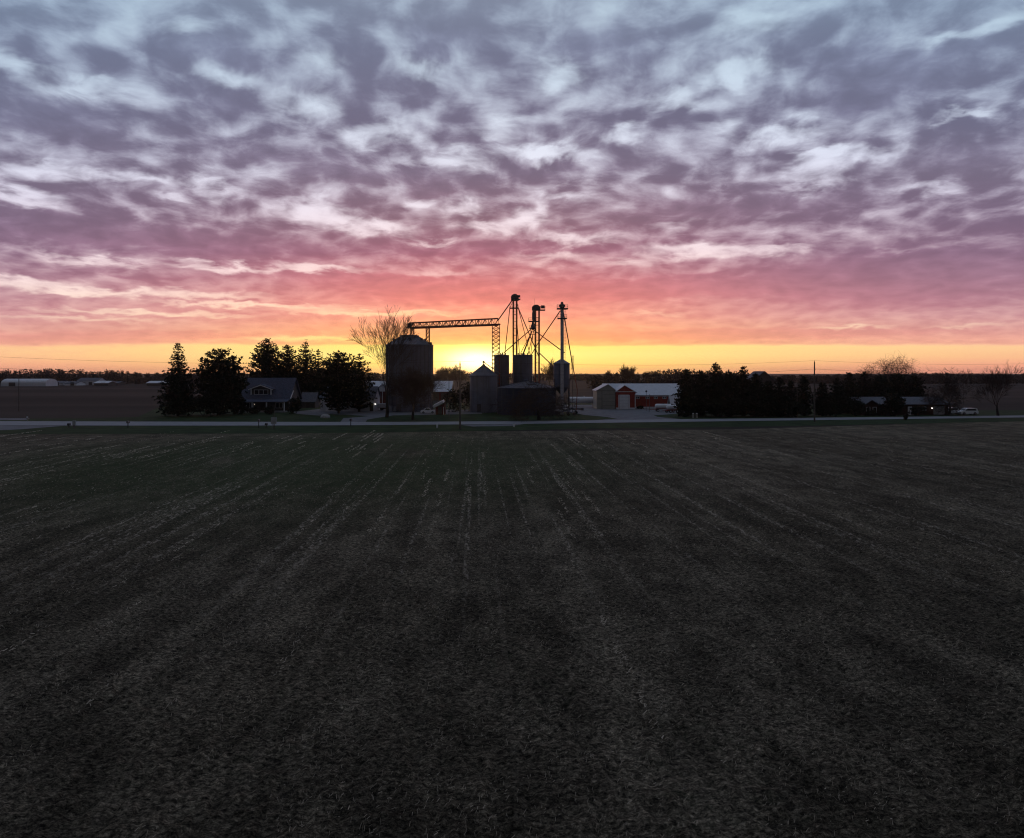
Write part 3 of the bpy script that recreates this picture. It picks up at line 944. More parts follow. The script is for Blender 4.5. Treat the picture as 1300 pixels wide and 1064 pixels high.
bush('shrub', 1054, gy(528.5), 514, 13, 'dark undergrowth right of the right utility pole', seed=90, n=450)


def wood(pts, Y, label, seed, step=4, dens=60, depth=40):
    rnd = random.Random(seed)
    mb = MB()
    x = pts[0][0]
    while x < pts[-1][0]:
        for row in range(2):
            y_ = Y + rnd.uniform(0, depth)
            top = interp(pts, x) + rnd.uniform(-1.2, 2.2)
            h = max(3.0, wz(top, Y))
            X_ = wx(x, Y); r = step * s_(Y) * rnd.uniform(.8, 1.5)
            for _ in range(dens):
                z = h * rnd.random() ** .75
                k = math.sqrt(max(.06, 1 - (z / h) ** 3))
                tuft(mb, (X_ + rnd.uniform(-r, r) * k, y_ + rnd.uniform(-r, r) * k, z), (.7 + Y * .0009) * rnd.uniform(.6, 1.3) * (1.5 - .8 * z / h), rnd, 3, .5)
            mb.tube((X_, y_, 0), (X_, y_, h * .9), .3, .06, 4, False)
        x += step * rnd.uniform(.6, 1.1)
    o = mb.build('far_wood', M['wood_far'])
    tag(o, label, 'wood', kind='stuff')


wood([(-120, 470), (0, 470), (30, 469), (60, 468.5), (100, 471), (130, 470), (165, 473.5), (200, 475), (300, 474), (460, 473.5), (500, 474)], 640,
     'low dark band of far woods along the left skyline', 101)
wood([(490, 475), (550, 475), (600, 473.5), (690, 474.5), (760, 475.5)], 900, 'thin far tree line on the skyline behind the grain bins', 102, step=4)
wood([(758, 478), (775, 475), (786, 474), (795, 473), (802, 478), (806, 480), (812, 476), (825, 473), (840, 472), (855, 470), (880, 469), (900, 471), (960, 474)], 430,
     'darker wood on the skyline behind the red barn', 103, step=4, dens=60)
wood([(950, 477), (1060, 477), (1100, 475), (1150, 475), (1200, 474), (1250, 475), (1300, 475), (1450, 474)], 640, 'low dark band of far woods along the right skyline', 104)

# ------------------------------------------------------------------ buildings
def gable_box(root, w, d, eave, ridge, wallm, roofm, axis='x', over=.4, gable=None, z0=0.0, cx=0, cy=0, thick=.16, wname='wall', rname='roof'):
    """closed gabled shell; footprint centred at (cx, cy+d/2)"""
    wb = MB(); rb = MB()
    x0, x1, y0, y1 = cx - w / 2, cx + w / 2, cy, cy + d
    if axis == 'x':
        ym = (y0 + y1) / 2
        wb.prismx([(y0, z0), (y1, z0), (y1, eave), (ym, ridge), (y0, eave)], x0, x1)
        k = (ridge - eave) / (d / 2)
        g = .02
        rb.slab((x0 - over, y0 - over, eave - over * k + g), (x1 + over, y0 - over, eave - over * k + g), (x1 + over, ym, ridge + g), (x0 - over, ym, ridge + g), -thick)
        rb.slab((x1 + over, y1 + over, eave - over * k + g), (x0 - over, y1 + over, eave - over * k + g), (x0 - over, ym, ridge + g), (x1 + over, ym, ridge + g), -thick)
    else:
        xm = (x0 + x1) / 2
        wb.prism([(x0, z0), (x1, z0), (x1, eave), (xm, ridge), (x0, eave)], y0, y1)
        k = (ridge - eave) / (w / 2)
        g = .02
        rb.slab((x0 - over, y1, eave - over * k + g), (x0 - over, y0 - over, eave - over * k + g), (xm, y0 - over, ridge + g), (xm, y1, ridge + g), -thick)
        rb.slab((x1 + over, y0 - over, eave - over * k + g), (x1 + over, y1, eave - over * k + g), (xm, y1, ridge + g), (xm, y0 - over, ridge + g), -thick)
    wall = wb.build(wname, wallm, root)
    roof = rb.build(rname, roofm, root)
    return wall, roof


def window(root, x, y, z, w, h, frame, n=1, label=None):
    fb = MB(); t = .09
    fb.box(x, y - .04, z + h / 2 + t / 2, w + 2 * t, .10, t)
    fb.box(x, y - .04, z - h / 2 - t / 2, w + 2 * t, .10, t)
    for i in range(n + 1):
        fb.box(x - w / 2 + w * i / n + (-t / 2 if i == 0 else t / 2 if i == n else 0), y - .04, z, t, .10, h)
    f = fb.build('window', frame, root)
    gb = MB(); gb.box(x, y - .012, z, w, .03, h)
    gb.build('pane', M['glass'], f)
    return f


# house with the dormer
Y = gy(523)
root = thing('farmhouse', (wx(336.5, Y), Y, 0), 'dark house with slate-blue roof and a white-trimmed dormer, among the left trees', 'house')
k = s_(Y)
W_, D_ = 60 * k, 10.0
ev, rg = (523 - 506.5) * k, (523 - 480.5) * k
wall, roof = gable_box(root, W_, D_, ev, rg, M['siding_dark'], M['shingle'], 'x', .5)
# dormer
dx = (330 - 336.5) * k
dw, dbot, deav, drg = 27 * k, (523 - 502) * k, (523 - 493.5) * k, (523 - 488.5) * k
db = MB()
yf = .9
db.prism([(dx - dw / 2, dbot - 1.2), (dx + dw / 2, dbot - 1.2), (dx + dw / 2, deav), (dx, drg), (dx - dw / 2, deav)], yf, 4.6)
dorm = db.build('dormer', M['siding_dark'], root)
rb = MB()
o_ = .45
kk = (drg - deav) / (dw / 2)
rb.slab((dx - dw / 2 - o_, 4.7, deav - o_ * kk + .03), (dx - dw / 2 - o_, yf - .5, deav - o_ * kk + .03), (dx, yf - .5, drg + .03), (dx, 4.7, drg + .03), -.14)
rb.slab((dx + dw / 2 + o_, yf - .5, deav - o_ * kk + .03), (dx + dw / 2 + o_, 4.7, deav - o_ * kk + .03), (dx, 4.7, drg + .03), (dx, yf - .5, drg + .03), -.14)
rb.build('dormer_roof', M['shingle'], dorm)
tb = MB()
for s in (-1, 1):
    tb.slab((dx, yf - .53, drg + .02), (dx + s * (dw / 2 + o_), yf - .53, deav - o_ * kk + .02), (dx + s * (dw / 2 + o_), yf - .53, deav - o_ * kk - .22), (dx, yf - .53, drg - .26), .05 * s)
    tb.box(dx + s * (dw / 2 - .18), yf - .06, (deav + dbot) / 2 - .25, .32, .10, (deav - dbot) + .2)
tb.build('trim', M['white_paint'], dorm)
window(dorm, dx, yf, (deav + dbot) / 2 - .05, 17 * k, (deav - dbot) * .62, M['white_paint'], 3)
# porch
pb = MB()
pb.box(0, -1.35, .18, W_ * .96, 2.6, .36)
pb.build('porch_floor', M['concrete'], root)
pr = MB()
pr.slab((-W_ / 2 - .4, -2.9, ev - .75), (W_ / 2 + .4, -2.9, ev - .75), (W_ / 2 + .4, -.42, ev - .22), (-W_ / 2 - .4, -.42, ev - .22), -.14)
pr.build('porch_roof', M['shingle'], root)
for fx in (-.47, -.2, .1, .47):
    p = MB(); p.box(fx * W_, -2.5, .36 + (ev - 1.06) / 2 - .02, .26, .26, ev - 1.12)
    p.build('porch_post', M['white_paint'] if fx != -.47 else M['siding_white'], root)
for fx in (-.32, .3):
    window(root, fx * W_, 0, 1.75, 1.7, 1.3, M['white_paint'], 2)
dd = MB(); dd.box(-.05 * W_, -.03, 1.4, 1.0, .08, 2.1); dd.build('door', M['wood_dark'], root)
bb = MB(); x_ = W_ / 2 + .54
bb.slab((x_, -.5, ev - .35), (x_, -.5, ev + .2), (x_, 2.2, ev + 2.3), (x_, 2.2, ev + 1.8), .06)
bb.build('bargeboard', M['white_paint'], root)
lb = MB(); lb.lathe([(.02, 0), (.09, .05), (.1, .2), (.02, .26)], 8, (-.22 * W_, -.12))
lb.v = [(x, y, z + 1.9) for x, y, z in lb.v]
lb.build('porch_lamp', M['head'], root)

# small blue roofed outbuilding behind
Y = gy(518)
root = thing('garden_shed', (wx(391, Y), Y, 0), 'small shed with blue-grey roof to the right of the dormer house', 'shed')
k = s_(Y)
gable_box(root, 18 * k, 4.5, (518 - 509.5) * k, (518 - 499) * k, M['siding_dark'], M['gray_roof'], 'x', .3)
d_ = MB(); d_.box(0, -.04, 1.0, 1.1, .06, 1.9); d_.build('door', M['wood_dark'], root)

# white garage
Y = gy(522.5)
root = thing('garage', (wx(441, Y), Y, 0), 'white sided garage with grey roof behind the wide dark pine', 'garage')
k = s_(Y)
W_ = 68 * k
ev = (522.5 - 505) * k
gable_box(root, W_, 8.0, ev, (522.5 - 491.5) * k, M['siding_white'], M['gray_roof'], 'x', .35)
for fx in (-.3, .02):
    d_ = MB(); d_.box(fx * W_, -.05, 1.25, 2.9, .08, 2.4); d_.build('garage_door', M['white_paint'], root)
d_ = MB(); d_.box(.45 * W_, -.04, 1.2, .95, .08, 2.2); d_.build('door', M['wood_dark'], root)
lb = MB(); lb.lathe([(.02, 1.78), (.16, 1.85), (.17, 2.05), (.02, 2.15)], 10, (.52 * W_ + .1, -.25)); 
lb.tube((.5 * W_, .05, 2.1), (.52 * W_ + .1, -.25, 2.1), .03)
lb.build('wall_lamp', M['lamp'], root)

# long white roofed barn far behind
Y = gy(508)
root = thing('long_barn', (wx(516, Y), Y, 0), 'long red barn with pale metal roof behind the biggest grain bin', 'barn')
k = s_(Y)
W_ = 112 * k
wl, rf = gable_box(root, W_, 14, (508 - 497) * k, (508 - 484.5) * k, M['red_dark'], M['white_metal'], 'x', .4)
for fx in (.33, .43):
    d_ = MB(); d_.box(fx * W_, -.05, 1.4, 2.6, .1, 2.7); d_.build('barn_door', M['siding_dark'], root)

# narrow red shed with white gable
Y = gy(519)
root = thing('narrow_shed', (wx(485, Y), Y, 0), 'narrow red shed with a white gable left of the tall bare trunk', 'shed')
k = s_(Y)
w_ = 12.5 * k
ev, rg = (519 - 495) * k, (519 - 488.5) * k
gable_box(root, w_, 4.0, ev, rg, M['red_dark'], M['gray_roof'], 'y', .25)
g = MB(); g.prism([(-w_ / 2, (519 - 497) * k), (w_ / 2, (519 - 497) * k), (w_ / 2, ev), (0, rg - .04), (-w_ / 2, ev)], -.07, -.005)
g.build('gable', M['white_paint'], root)
g = MB(); g.box(.1, -.05, (519 - 506) * k, .16, .1, 18 * k); g.build('trim', M['white_paint'], root)

# little red shed with white sloping roof
Y = gy(526.5)
root = thing('red_shed', (wx(559, Y), Y, 0), 'little red shed with a tilted white roof at the right foot of the biggest bin', 'shed')
k = s_(Y)
mb = MB(); mb.prism([(-6 * k, 0), (5.5 * k, 0), (5.5 * k, 14 * k), (-6 * k, 9.5 * k)], 0, 3)
mb.build('wall', M['red_dark'], root)
mb = MB(); mb.slab((-8.5 * k, -.4, 8.6 * k), (4 * k, -.4, 15.0 * k), (4 * k, 3.3, 16.2 * k), (-8.5 * k, 3.3, 9.8 * k), -.55)
mb.build('roof', M['white_metal'], root)
mb = MB(); mb.box(-.1, -.04, 1.05, 1.0, .07, 2.0); mb.build('door', M['siding_dark'], root)
mb = MB(); mb.box(4 * k, -.03, 1.0, .14, .06, 1.9); mb.build('trim', M['white_paint'], root)

# red barn with cream wing and red gabled entrance
Y = gy(519.5)
k = s_(Y)
X0 = wx(771, Y)
root = thing('red_barn', (X0, Y, 0), 'red barn with long white roof, cream gabled wing and white door beside the gravel yard', 'barn')
Wb = 97 * k
ev, rg = (519.5 - 501.5) * k, (519.5 - 488) * k
yb = 2.6                                            # main front stands back from the wings
k2 = (Y + yb) / F
mb_root_w = Wb * (Y + yb) / Y
evm = H - (501.5 - HY) * k2; rgm = H - (487.6 - HY) * (Y + yb + 6.5) / F
wl, rf = gable_box(root, mb_root_w, 13, evm, rgm, M['red'], M['white_metal'], 'x', .35, cx=mb_root_w / 2, cy=yb)
cw = 24 * k
cb = MB()
cl_, crr = -13.4 * k, 10.2 * k
pk = 1.0 * k
eL, eR, rgc = (519.5 - 496.0) * k, (519.5 - 495.5) * k, (519.5 - 488.3) * k
cb.prism([(cl_, 0), (crr, 0), (crr, eR), (pk, rgc), (cl_, eL)], 0, 9)
cwing = cb.build('cream_wing', M['cream'], root)
rb = MB()
rb.slab((cl_ - .3, 9, eL - .12), (cl_ - .3, -.3, eL - .12), (pk, -.3, rgc + .03), (pk, 9, rgc + .03), -.12)
rb.slab((crr + .2, -.3, eR - .08), (crr + .2, 9, eR - .08), (pk, 9, rgc + .03), (pk, -.3, rgc + .03), -.12)
rb.build('wing_roof', M['white_metal'], cwing)
tb = MB()
for zz in (eL - .05,):
    tb.box((cl_ + crr) / 2, -.03, zz, crr - cl_, .06, .12)
tb.box(-6.8 * k, -.03, eL / 2, .12, .06, eL)
tb.box(cl_ / 2 - 3 * k, -.03, eL * .55, 6.5 * k, .06, .1)
for i in range(1, 5):
    tb.box(1.8 * k, -.028, eL * i / 5, 16.0 * k, .05, .045)
tb.build('trim', M['siding_dark'], cwing)
rx0, rx1, rpk = 10.8 * k, 35.5 * k, 21.6 * k
eR2, rr2 = (519.5 - 497.5) * k, (519.5 - 489.6) * k
rb = MB(); rb.prism([(rx0, 0), (rx1, 0), (rx1, eR2), (rpk, rr2), (rx0, eR2)], -.4, 9)
ent = rb.build('entrance_wing', M['red'], root)
rb = MB()
rb.slab((rx0 - .25, 9, eR2 - .15), (rx0 - .25, -.7, eR2 - .15), (rpk, -.7, rr2 + .03), (rpk, 9, rr2 + .03), -.12)
rb.slab((rx1 + .45, -.7, eR2 - .32), (rx1 + .45, 9, eR2 - .32), (rpk, 9, rr2 + .03), (rpk, -.7, rr2 + .03), -.12)
rb.build('entrance_roof', M['white_metal'], ent)
tb = MB()
tb.box((rx0 + rx1) / 2, -.43, (519.5 - 497.3) * k, rx1 - rx0, .07, .16)
tb.box(rx0 + .08, -.43, .25, .1, .06, .5)
tb.box(14.2 * k, -.44, 8.5 * k / 2 * 2.15, .22, .1, 18 * k)
tb.box(27.8 * k, -.44, 8.5 * k / 2 * 2.15, .22, .1, 18 * k)
tb.box(rx0 + 1.6 * k, -.43, .22, 3.2 * k, .06, .5)
tb.box(31.6 * k, -.43, .22, 7 * k, .06, .5)
tb.box(rx1 - .1, -.43, eR2 / 2 - .2, .2, .07, eR2 - .8)
tb.build('trim', M['white_paint'], ent)
db = MB(); db.box(21 * k, -.42, 9.2 * k, 13 * k - .24, .06, 18.4 * k)
dr = db.build('overhead_door', M['white_paint'], ent)
db = MB()
for i in range(1, 5):
    db.box(21 * k, -.455, 18.4 * k * i / 5, 13 * k - .3, .01, .03)
db.build('panel_seam', M['concrete'], dr)
bs = MB(); bs.box((rx1 + mb_root_w) / 2, yb - .03, .28, mb_root_w - rx1 - .1, .07, .55)
bs.build('base_strip', M['white_paint'], root)
for px in (811, 823.5, 834, 845):
    window(root, (px - 771) * k2, yb, H - (505 - HY) * k2, .85, .5, M['white_paint'], 2)
gb = MB(); gb.box((rx1 + mb_root_w) / 2 + .2, yb - .42, evm - .30, mb_root_w - rx1, .1, .12)
gb.build('gutter', M['white_paint'], root)

# small white roofed shelter beside the belt
Y = gy(521.5); k = s_(Y)
root = thing('shelter', (wx(859, Y), Y, 0), 'small shelter with a steep white roof against the dark belt', 'shelter')
gable_box(root, 15 * k, 3, 9.5 * k, 19.5 * k, M['siding_dark'], M['white_metal'], 'x', .2)
mb = MB(); mb.box(.3, -.04, .9, 1.0, .06, 1.7); mb.build('door', M['wood_dark'], root)

# grey house peak behind the belt
Y = gy(516); k = s_(Y)
root = thing('grey_house', (wx(970, Y), Y, 0), 'house behind the dark belt with only its grey roof peak showing', 'house')
gable_box(root, 24 * k, 9, (516 - 482) * k, (516 - 471.8) * k, M['siding_dark'], M['gray_roof'], 'y', .4)
window(root, 0, 0, 6.0, 1.0, 1.2, M['white_paint'], 2)

# ranch house
Y = gy(526.8); k = s_(Y)
root = thing('ranch_house', (wx(1148, Y), Y, 0), 'low dark ranch house with pale roof and one lit wall lamp at the far right', 'house')
W_ = 112 * k
ev, rg = (526.8 - 513.2) * k, (526.8 - 505.5) * k
gable_box(root, W_, 9, ev, rg, M['brick'], M['gray_roof'], 'x', .5)
mb = MB(); gx = -46 * k; gw = 16 * k
mb.prism([(gx - gw / 2, 0), (gx + gw / 2, 0), (gx + gw / 2, ev), (gx, rg - .5), (gx - gw / 2, ev)], -1.6, 4)
wg = mb.build('gable_wing', M['brick'], root)
mb = MB(); kk = (rg - .5 - ev) / (gw / 2)
mb.slab((gx - gw / 2 - .4, 4, ev - .4 * kk + .03), (gx - gw / 2 - .4, -2.0, ev - .4 * kk + .03), (gx, -2.0, rg - .47), (gx, 4, rg - .47), -.13)
mb.slab((gx + gw / 2 + .4, -2.0, ev - .4 * kk + .03), (gx + gw / 2 + .4, 4, ev - .4 * kk + .03), (gx, 4, rg - .47), (gx, -2.0, rg - .47), -.13)
mb.build('wing_roof', M['gray_roof'], wg)
window(wg, gx - .8, -1.6, 1.35, .8, 1.2, M['white_paint'], 1)
window(wg, gx + .8, -1.6, 1.35, .8, 1.2, M['white_paint'], 1)
window(root, -13 * k, 0, 1.4, 1.8, 1.0, M['white_paint'], 3)
window(root, 22 * k, 0, 1.55, 2.0, .8, M['white_paint'], 3)
mb = MB(); mb.box(44 * k, -.05, 1.1, 14 * k, .1, 2.0); mb.build('garage_door', M['concrete'], root)
mb = MB(); mb.box(7 * k, -.05, 1.05, 1.0, .1, 2.05); mb.build('door', M['white_paint'], root)
mb = MB(); mb.lathe([(.02, 1.5), (.14, 1.58), (.14, 1.72), (.02, 1.8)], 10, (34.5 * k, -.32)); mb.tube((34.5 * k, 0, 1.8), (34.5 * k, -.32, 1.8), .03)
mb.build('wall_lamp', M['lamp'], root)
mb = MB(); mb.box(-5 * k, 3.5, rg + .3, .8, .8, 1.2); mb.build('chimney', M['brick'], root)


# far left farmsteads
def far_barn(px0, px1, base, eave, ridge, label, wallm, roofm, arch=False, name='far_barn'):
    Y = gy(base); k = s_(Y)
    root = thing(name, (wx((px0 + px1) / 2, Y), Y, 0), label, 'barn')
    w = (px1 - px0) * k
    if arch:
        mb = MB(); mb.prismx([(0, 0), (14, 0), (14, (base - eave) * k * .7)] + [(7 + 7 * math.cos(t), (base - eave) * k * .7 + ((eave - ridge) + (base - eave) * .3) * k * math.sin(t)) for t in [math.pi * i / 10 for i in range(1, 10)]] + [(0, (base - eave) * k * .7)], -w / 2, w / 2)
        sh = mb.build('shell', roofm, root)
        mb = MB(); mb.box(-w / 4, -.06, 1.5, 5, .1, 2.8); mb.build('door', wallm, root)
    else:
        gable_box(root, w, 12, (base - eave) * k, (base - ridge) * k, wallm, roofm, 'x', .4)
        mb = MB(); mb.box(w * .15, -.05, 1.3, 3.0, .1, 2.5); mb.build('door', M['siding_dark'], root)


far_barn(1, 58, 490.5, 485, 481, 'long pale arched barn at the far left edge below the skyline', M['siding_dark'], M['white_metal'], True)
far_barn(58, 80, 489, 486.5, 484, 'low grey barn right of the long pale arched barn', M['siding_white'], M['gray_roof'])
far_barn(82, 97, 489.5, 487, 484.5, 'small pale barn left of the two-storey one in the far left farmstead', M['white_paint'], M['gray_roof'])
far_barn(98, 124, 489, 483.5, 480, 'taller grey-roofed barn in the middle of the far left farmstead', M['siding_white'], M['gray_roof'])
far_barn(119, 137, 490, 486.5, 484, 'pale roofed barn at the right end of the far left farmstead', M['siding_dark'], M['white_metal'])
far_barn(186, 212, 490, 486.5, 484, 'white roofed barn half hidden behind the pointed spruce', M['siding_dark'], M['white_metal'])
far_barn(139, 150, 489, 486.5, 484.5, 'tiny grey barn standing apart between farmstead and spruce', M['siding_dark'], M['gray_roof'])

# ------------------------------------------------------------------ grain bins
def bin_parts(root, r, eave, peak, wallm, roofm, stiff=28, door=True, ladder_a=None, capr=None, z0=0.0, rings=0):
    n = 64
    wb = MB(); wb.lathe([(r, z0), (r, eave)], n)
    for i in range(rings):
        z = z0 + (eave - z0) * (i + 1) / (rings + 1)
        wb.lathe([(r + .01, z - .05), (r + .05, z), (r + .01, z + .05)], n)
    wall = wb.build('wall', wallm, root, False)
    if stiff:
        sb = MB()
        for i in range(stiff):
            a = 2 * math.pi * (i + .5) / stiff
            x, y = math.cos(a) * (r + .07), math.sin(a) * (r + .07)
            sb.tube((x, y, z0), (x, y, eave - .05), .08, .08, 4)
        sb.build('stiffener', M['dark_steel'], wall)
    capr = capr or r * .14
    rb = MB(); rb.lathe([(r + .22, eave - .14), (r + .2, eave + .02), (capr, peak)], n)
    for i in range(24):
        a = 2 * math.pi * i / 24
        c, s = math.cos(a), math.sin(a)
        rb.tube((c * (r + .1), s * (r + .1), eave + .10), (c * capr, s * capr, peak + .04), .045, .045, 4)
    roof = rb.build('roof', roofm, root)
    cb = MB(); cb.lathe([(capr * 1.1, peak - .05), (capr * 1.1, peak + .22), (capr * .5, peak + .4)], 24)
    cb.build('roof_cap', roofm, roof)
    if door:
        d = MB(); a = -math.pi / 2 - .3
        d.box(math.cos(a) * r * .99, math.sin(a) * r * .99 - .06, 1.25, 1.1, .25, 2.0)
        d.build('door', M['dark_steel'], wall)
    if ladder_a is not None:
        l = MB(); c, s = math.cos(ladder_a), math.sin(ladder_a)
        for o in (-.22, .22):
            l.tube((c * (r + .3) - s * o, s * (r + .3) + c * o, z0 + .3), (c * (r + .3) - s * o, s * (r + .3) + c * o, eave + .8), .035, n=4)
        z = z0 + .6
        while z < eave:
            l.tube((c * (r + .3) + s * .22, s * (r + .3) - c * .22, z), (c * (r + .3) - s * .22, s * (r + .3) + c * .22, z), .025, n=4); z += .45
        l.build('ladder', M['galv'], root)
    return wall, roof


# biggest bin
YB = gy(523.5) + 6.0
k = s_(YB)
XB = wx(520, YB)
root = thing('grain_bin', (XB, YB, 0), 'biggest tall grain bin, left end of the grain site', 'grain bin')
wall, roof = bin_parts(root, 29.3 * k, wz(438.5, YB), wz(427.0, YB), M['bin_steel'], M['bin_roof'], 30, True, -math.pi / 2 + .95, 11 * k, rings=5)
vb = MB()
for i in range(8):
    a = math.pi * 2 * i / 8 + .2
    rr = 20 * k; z = wz(438.5, YB) + (wz(427, YB) - wz(438.5, YB)) * .5
    vb.box(math.cos(a) * rr, math.sin(a) * rr, z + .35, .6, .6, .6)
vb.build('roof_vent', M['bin_roof'], roof)
ub = MB(); ub.box(27 * k, -2.0, wz(438.5, YB) + .35, 1.0, .8, .8); ub.build('eave_platform', M['dark_steel'], root)
fb = MB(); fb.box(-20 * k, -29 * k, .9, 1.5, 1.4, 1.6); fb.lathe([(.45, .3), (.45, 1.5)], 12, (-14 * k, -29.5 * k)); fb.build('fan', M['pale_bin'], root)
ROOFL = wz(427, YB)

# small pale bin with the cone roof
YS = gy(524) + 3.5
k = s_(YS)
root = thing('grain_bin', (wx(614, YS), YS, 0), 'small pale grain bin with cone roof under the bright sun', 'grain bin')
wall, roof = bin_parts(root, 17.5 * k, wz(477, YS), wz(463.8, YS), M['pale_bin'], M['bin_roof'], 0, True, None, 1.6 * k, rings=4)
vb = MB(); z = wz(463.5, YS)
vb.tube((0, 0, z), (0, 0, z + .75), .12); vb.lathe([(.3, z + .6), (.32, z + .95), (.05, z + 1.15)], 12)
vb.build('roof_vent', M['dark_steel'], roof)
sb = MB(); sb.tube((.1, .2, z + .7), (22 * k, 1.0, wz(475, YS)), .11); sb.build('fill_spout', M['galv'], roof)

# wide dark bin
YW = gy(527.5) + 7.2
k = s_(YW)
root = thing('grain_bin', (wx(668.5, YW), YW, 0), 'wide low dark blue-grey bin behind the low bare tree', 'grain bin')
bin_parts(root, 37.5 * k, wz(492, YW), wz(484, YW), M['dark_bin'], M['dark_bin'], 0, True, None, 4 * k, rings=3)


def hopper_bin(px, Y, hw, top, bot, label, roof_peak=None, nlegs=6):
    k = s_(Y); r = hw * k
    root = thing('hopper_bin', (wx(px, Y), Y, 0), label, 'grain bin')
    zt, zb = wz(top, Y), wz(bot, Y)
    wb = MB(); wb.lathe([(r, zb), (r, zt)], 40)
    for i in range(4):
        z = zb + (zt - zb) * (i + .5) / 4
        wb.lathe([(r + .005, z - .06), (r + .05, z), (r + .005, z + .06)], 40)
    wall = wb.build('wall', M['bin_steel'], root)
    rb = MB()
    if roof_peak:
        rb.lathe([(r + .1, zt - .1), (r + .1, zt), (.3, wz(roof_peak, Y))], 40)
    else:
        rb.lathe([(r + .06, zt - .12), (r + .06, zt + .02), (.3, zt + .25)], 40)
    roof = rb.build('roof', M['bin_roof'], root)
    hb = MB(); hz = max(1.3, zb - r * 1.05)
    hb.lathe([(.22, hz), (r, zb + .01)], 32); hb.tube((0, 0, hz - .5), (0, 0, hz + .05), .24, n=12)
    hb.build('hopper', M['bin_steel'], root)
    for i in range(nlegs):
        a = 2 * math.pi * (i + .5) / nlegs
        lb = MB(); x, y = math.cos(a) * (r + .06), math.sin(a) * (r + .06)
        lb.tube((x, y, 0), (x, y, zt * .35 + zb * .65), .10, n=6); lb.box(x, y, .03, .4, .4, .08)
        lb.build('leg', M['dark_steel'], root)
    br = MB()
    for i in range(nlegs):
        a, b = 2 * math.pi * (i + .5) / nlegs, 2 * math.pi * (i + 1.5) / nlegs
        for u, v in ((.3, hz + .6), (hz + .6, .3)):
            br.tube((math.cos(a) * (r + .06), math.sin(a) * (r + .06), u), (math.cos(b) * (r + .06), math.sin(b) * (r + .06), v), .035, n=4)
    br.build('brace', M['dark_steel'], root)
    if not roof_peak:
        vb = MB()
        for dx_, dy_ in ((-.45, -.2), (.15, .3), (.5, -.35), (-.1, -.6)):
            vb.tube((dx_ * r, dy_ * r, zt + .1), (dx_ * r, dy_ * r, zt + .62), .16, n=8)
        vb.build('roof_inlet', M['dark_steel'], roof)
    return root, r, zt


Y1 = gy(521)
hopper_bin(636.8, Y1, 9.6, 451, 492, 'flat-topped hopper bin right beside the sun glow, narrower of the two')
hopper_bin(663.6, Y1, 12.6, 451, 492, 'flat-topped hopper bin at the foot of the two left elevator legs, wider of the two')
Y3 = gy(526) + 2.0
hopper_bin(713, Y3, 10.3, 461.5, 491, 'dark hopper bin on open legs with pointed roof below the right elevator leg', 455.8)


# ------------------------------------------------------------------ conveyor bridge
Yc = YB
k = s_(Yc)
root = thing('conveyor_bridge', (wx(576, Yc), Yc, 0), 'long truss conveyor bridge from the biggest bin towards the elevator legs', 'conveyor')
def pt(px, py, y=0.0):
    return ((px - 576) * k, y, wz(py, Yc))
tr = MB()
N = 27; hw = .75
def chord(t, top, y):
    px = 520.5 + (632.5 - 520.5) * t
    py = (410.2 + (404.4 - 410.2) * t) if top else (417.0 + (412.8 - 417.0) * t)
    return pt(px, py, y)
for y in (-hw, hw):
    for top in (0, 1):
        tr.tube(chord(0, top, y), chord(1, top, y), .15, n=5)
    for i in range(N + 1):
        tr.tube(chord(i / N, 0, y), chord(i / N, 1, y), .075, n=4)
        if i < N:
            tr.tube(chord(i / N, i % 2, y), chord((i + 1) / N, (i + 1) % 2, y), .09, n=4)
for i in range(N + 1):
    tr.tube(chord(i / N, 0, -hw), chord(i / N, 0, hw), .06, n=4)
    if i % 2 == 0: tr.tube(chord(i / N, 1, -hw), chord(i / N, 1, hw), .05, n=4)
tr.build('truss', M['glow_red_steel'], root)
tb = MB()
a, b = chord(0, 0, 0), chord(1, 0, 0)
tb.slab((a[0] - 1, -.3, a[2] + .42), (b[0] + .6, -.3, b[2] + .42), (b[0] + .6, .3, b[2] + .42), (a[0] - 1, .3, a[2] + .42), .36)
tb.build('conveyor_trough', M['dark_steel'], root)
mb = MB(); mb.box(a[0] - .1, 0, a[2] + .7, 1.0, 1.1, 1.4); mb.build('drive_head', M['dark_steel'], root)
def lattice(px0, px1, top, zb, name='support_tower', depth=None, steps=8, m_='glow_red_steel'):
    mb = MB(); x0, x1 = pt(px0, 0)[0], pt(px1, 0)[0]
    dpt = depth or (x1 - x0) / 2
    zt = wz(top, Yc)
    cs = [(x0, -dpt), (x1, -dpt), (x1, dpt), (x0, dpt)]
    for x, y in cs: mb.tube((x, y, zb), (x, y, zt), .11, n=4)
    for i in range(steps):
        za, zc = zb + (zt - zb) * i / steps, zb + (zt - zb) * (i + 1) / steps
        for j in range(4):
            p, q = cs[j], cs[(j + 1) % 4]
            mb.tube((p[0], p[1], za), (q[0], q[1], zc), .065, n=4)
            mb.tube((q[0], q[1], za), (p[0], p[1], zc), .065, n=4)
            mb.tube((p[0], p[1], zc), (q[0], q[1], zc), .045, n=4)
    return mb.build(name, M[m_], root)
lattice(541, 545.3, 416, wz(438.5, Yc) - .3, steps=5)
lattice(625, 634.3, 412, 0, steps=22)
lattice(521.5, 525.5, 416.5, ROOFL - .1, 'inlet_stand', steps=2)

# ------------------------------------------------------------------ elevator legs
def elev_root(px, Y, label):
    return thing('elevator_leg', (wx(px, Y), Y, 0), label, 'grain elevator')


def mkp(px0, Y):
    kk = s_(Y)
    return lambda px, py, y=0.0: ((px - px0) * kk, y, wz(py, Y))


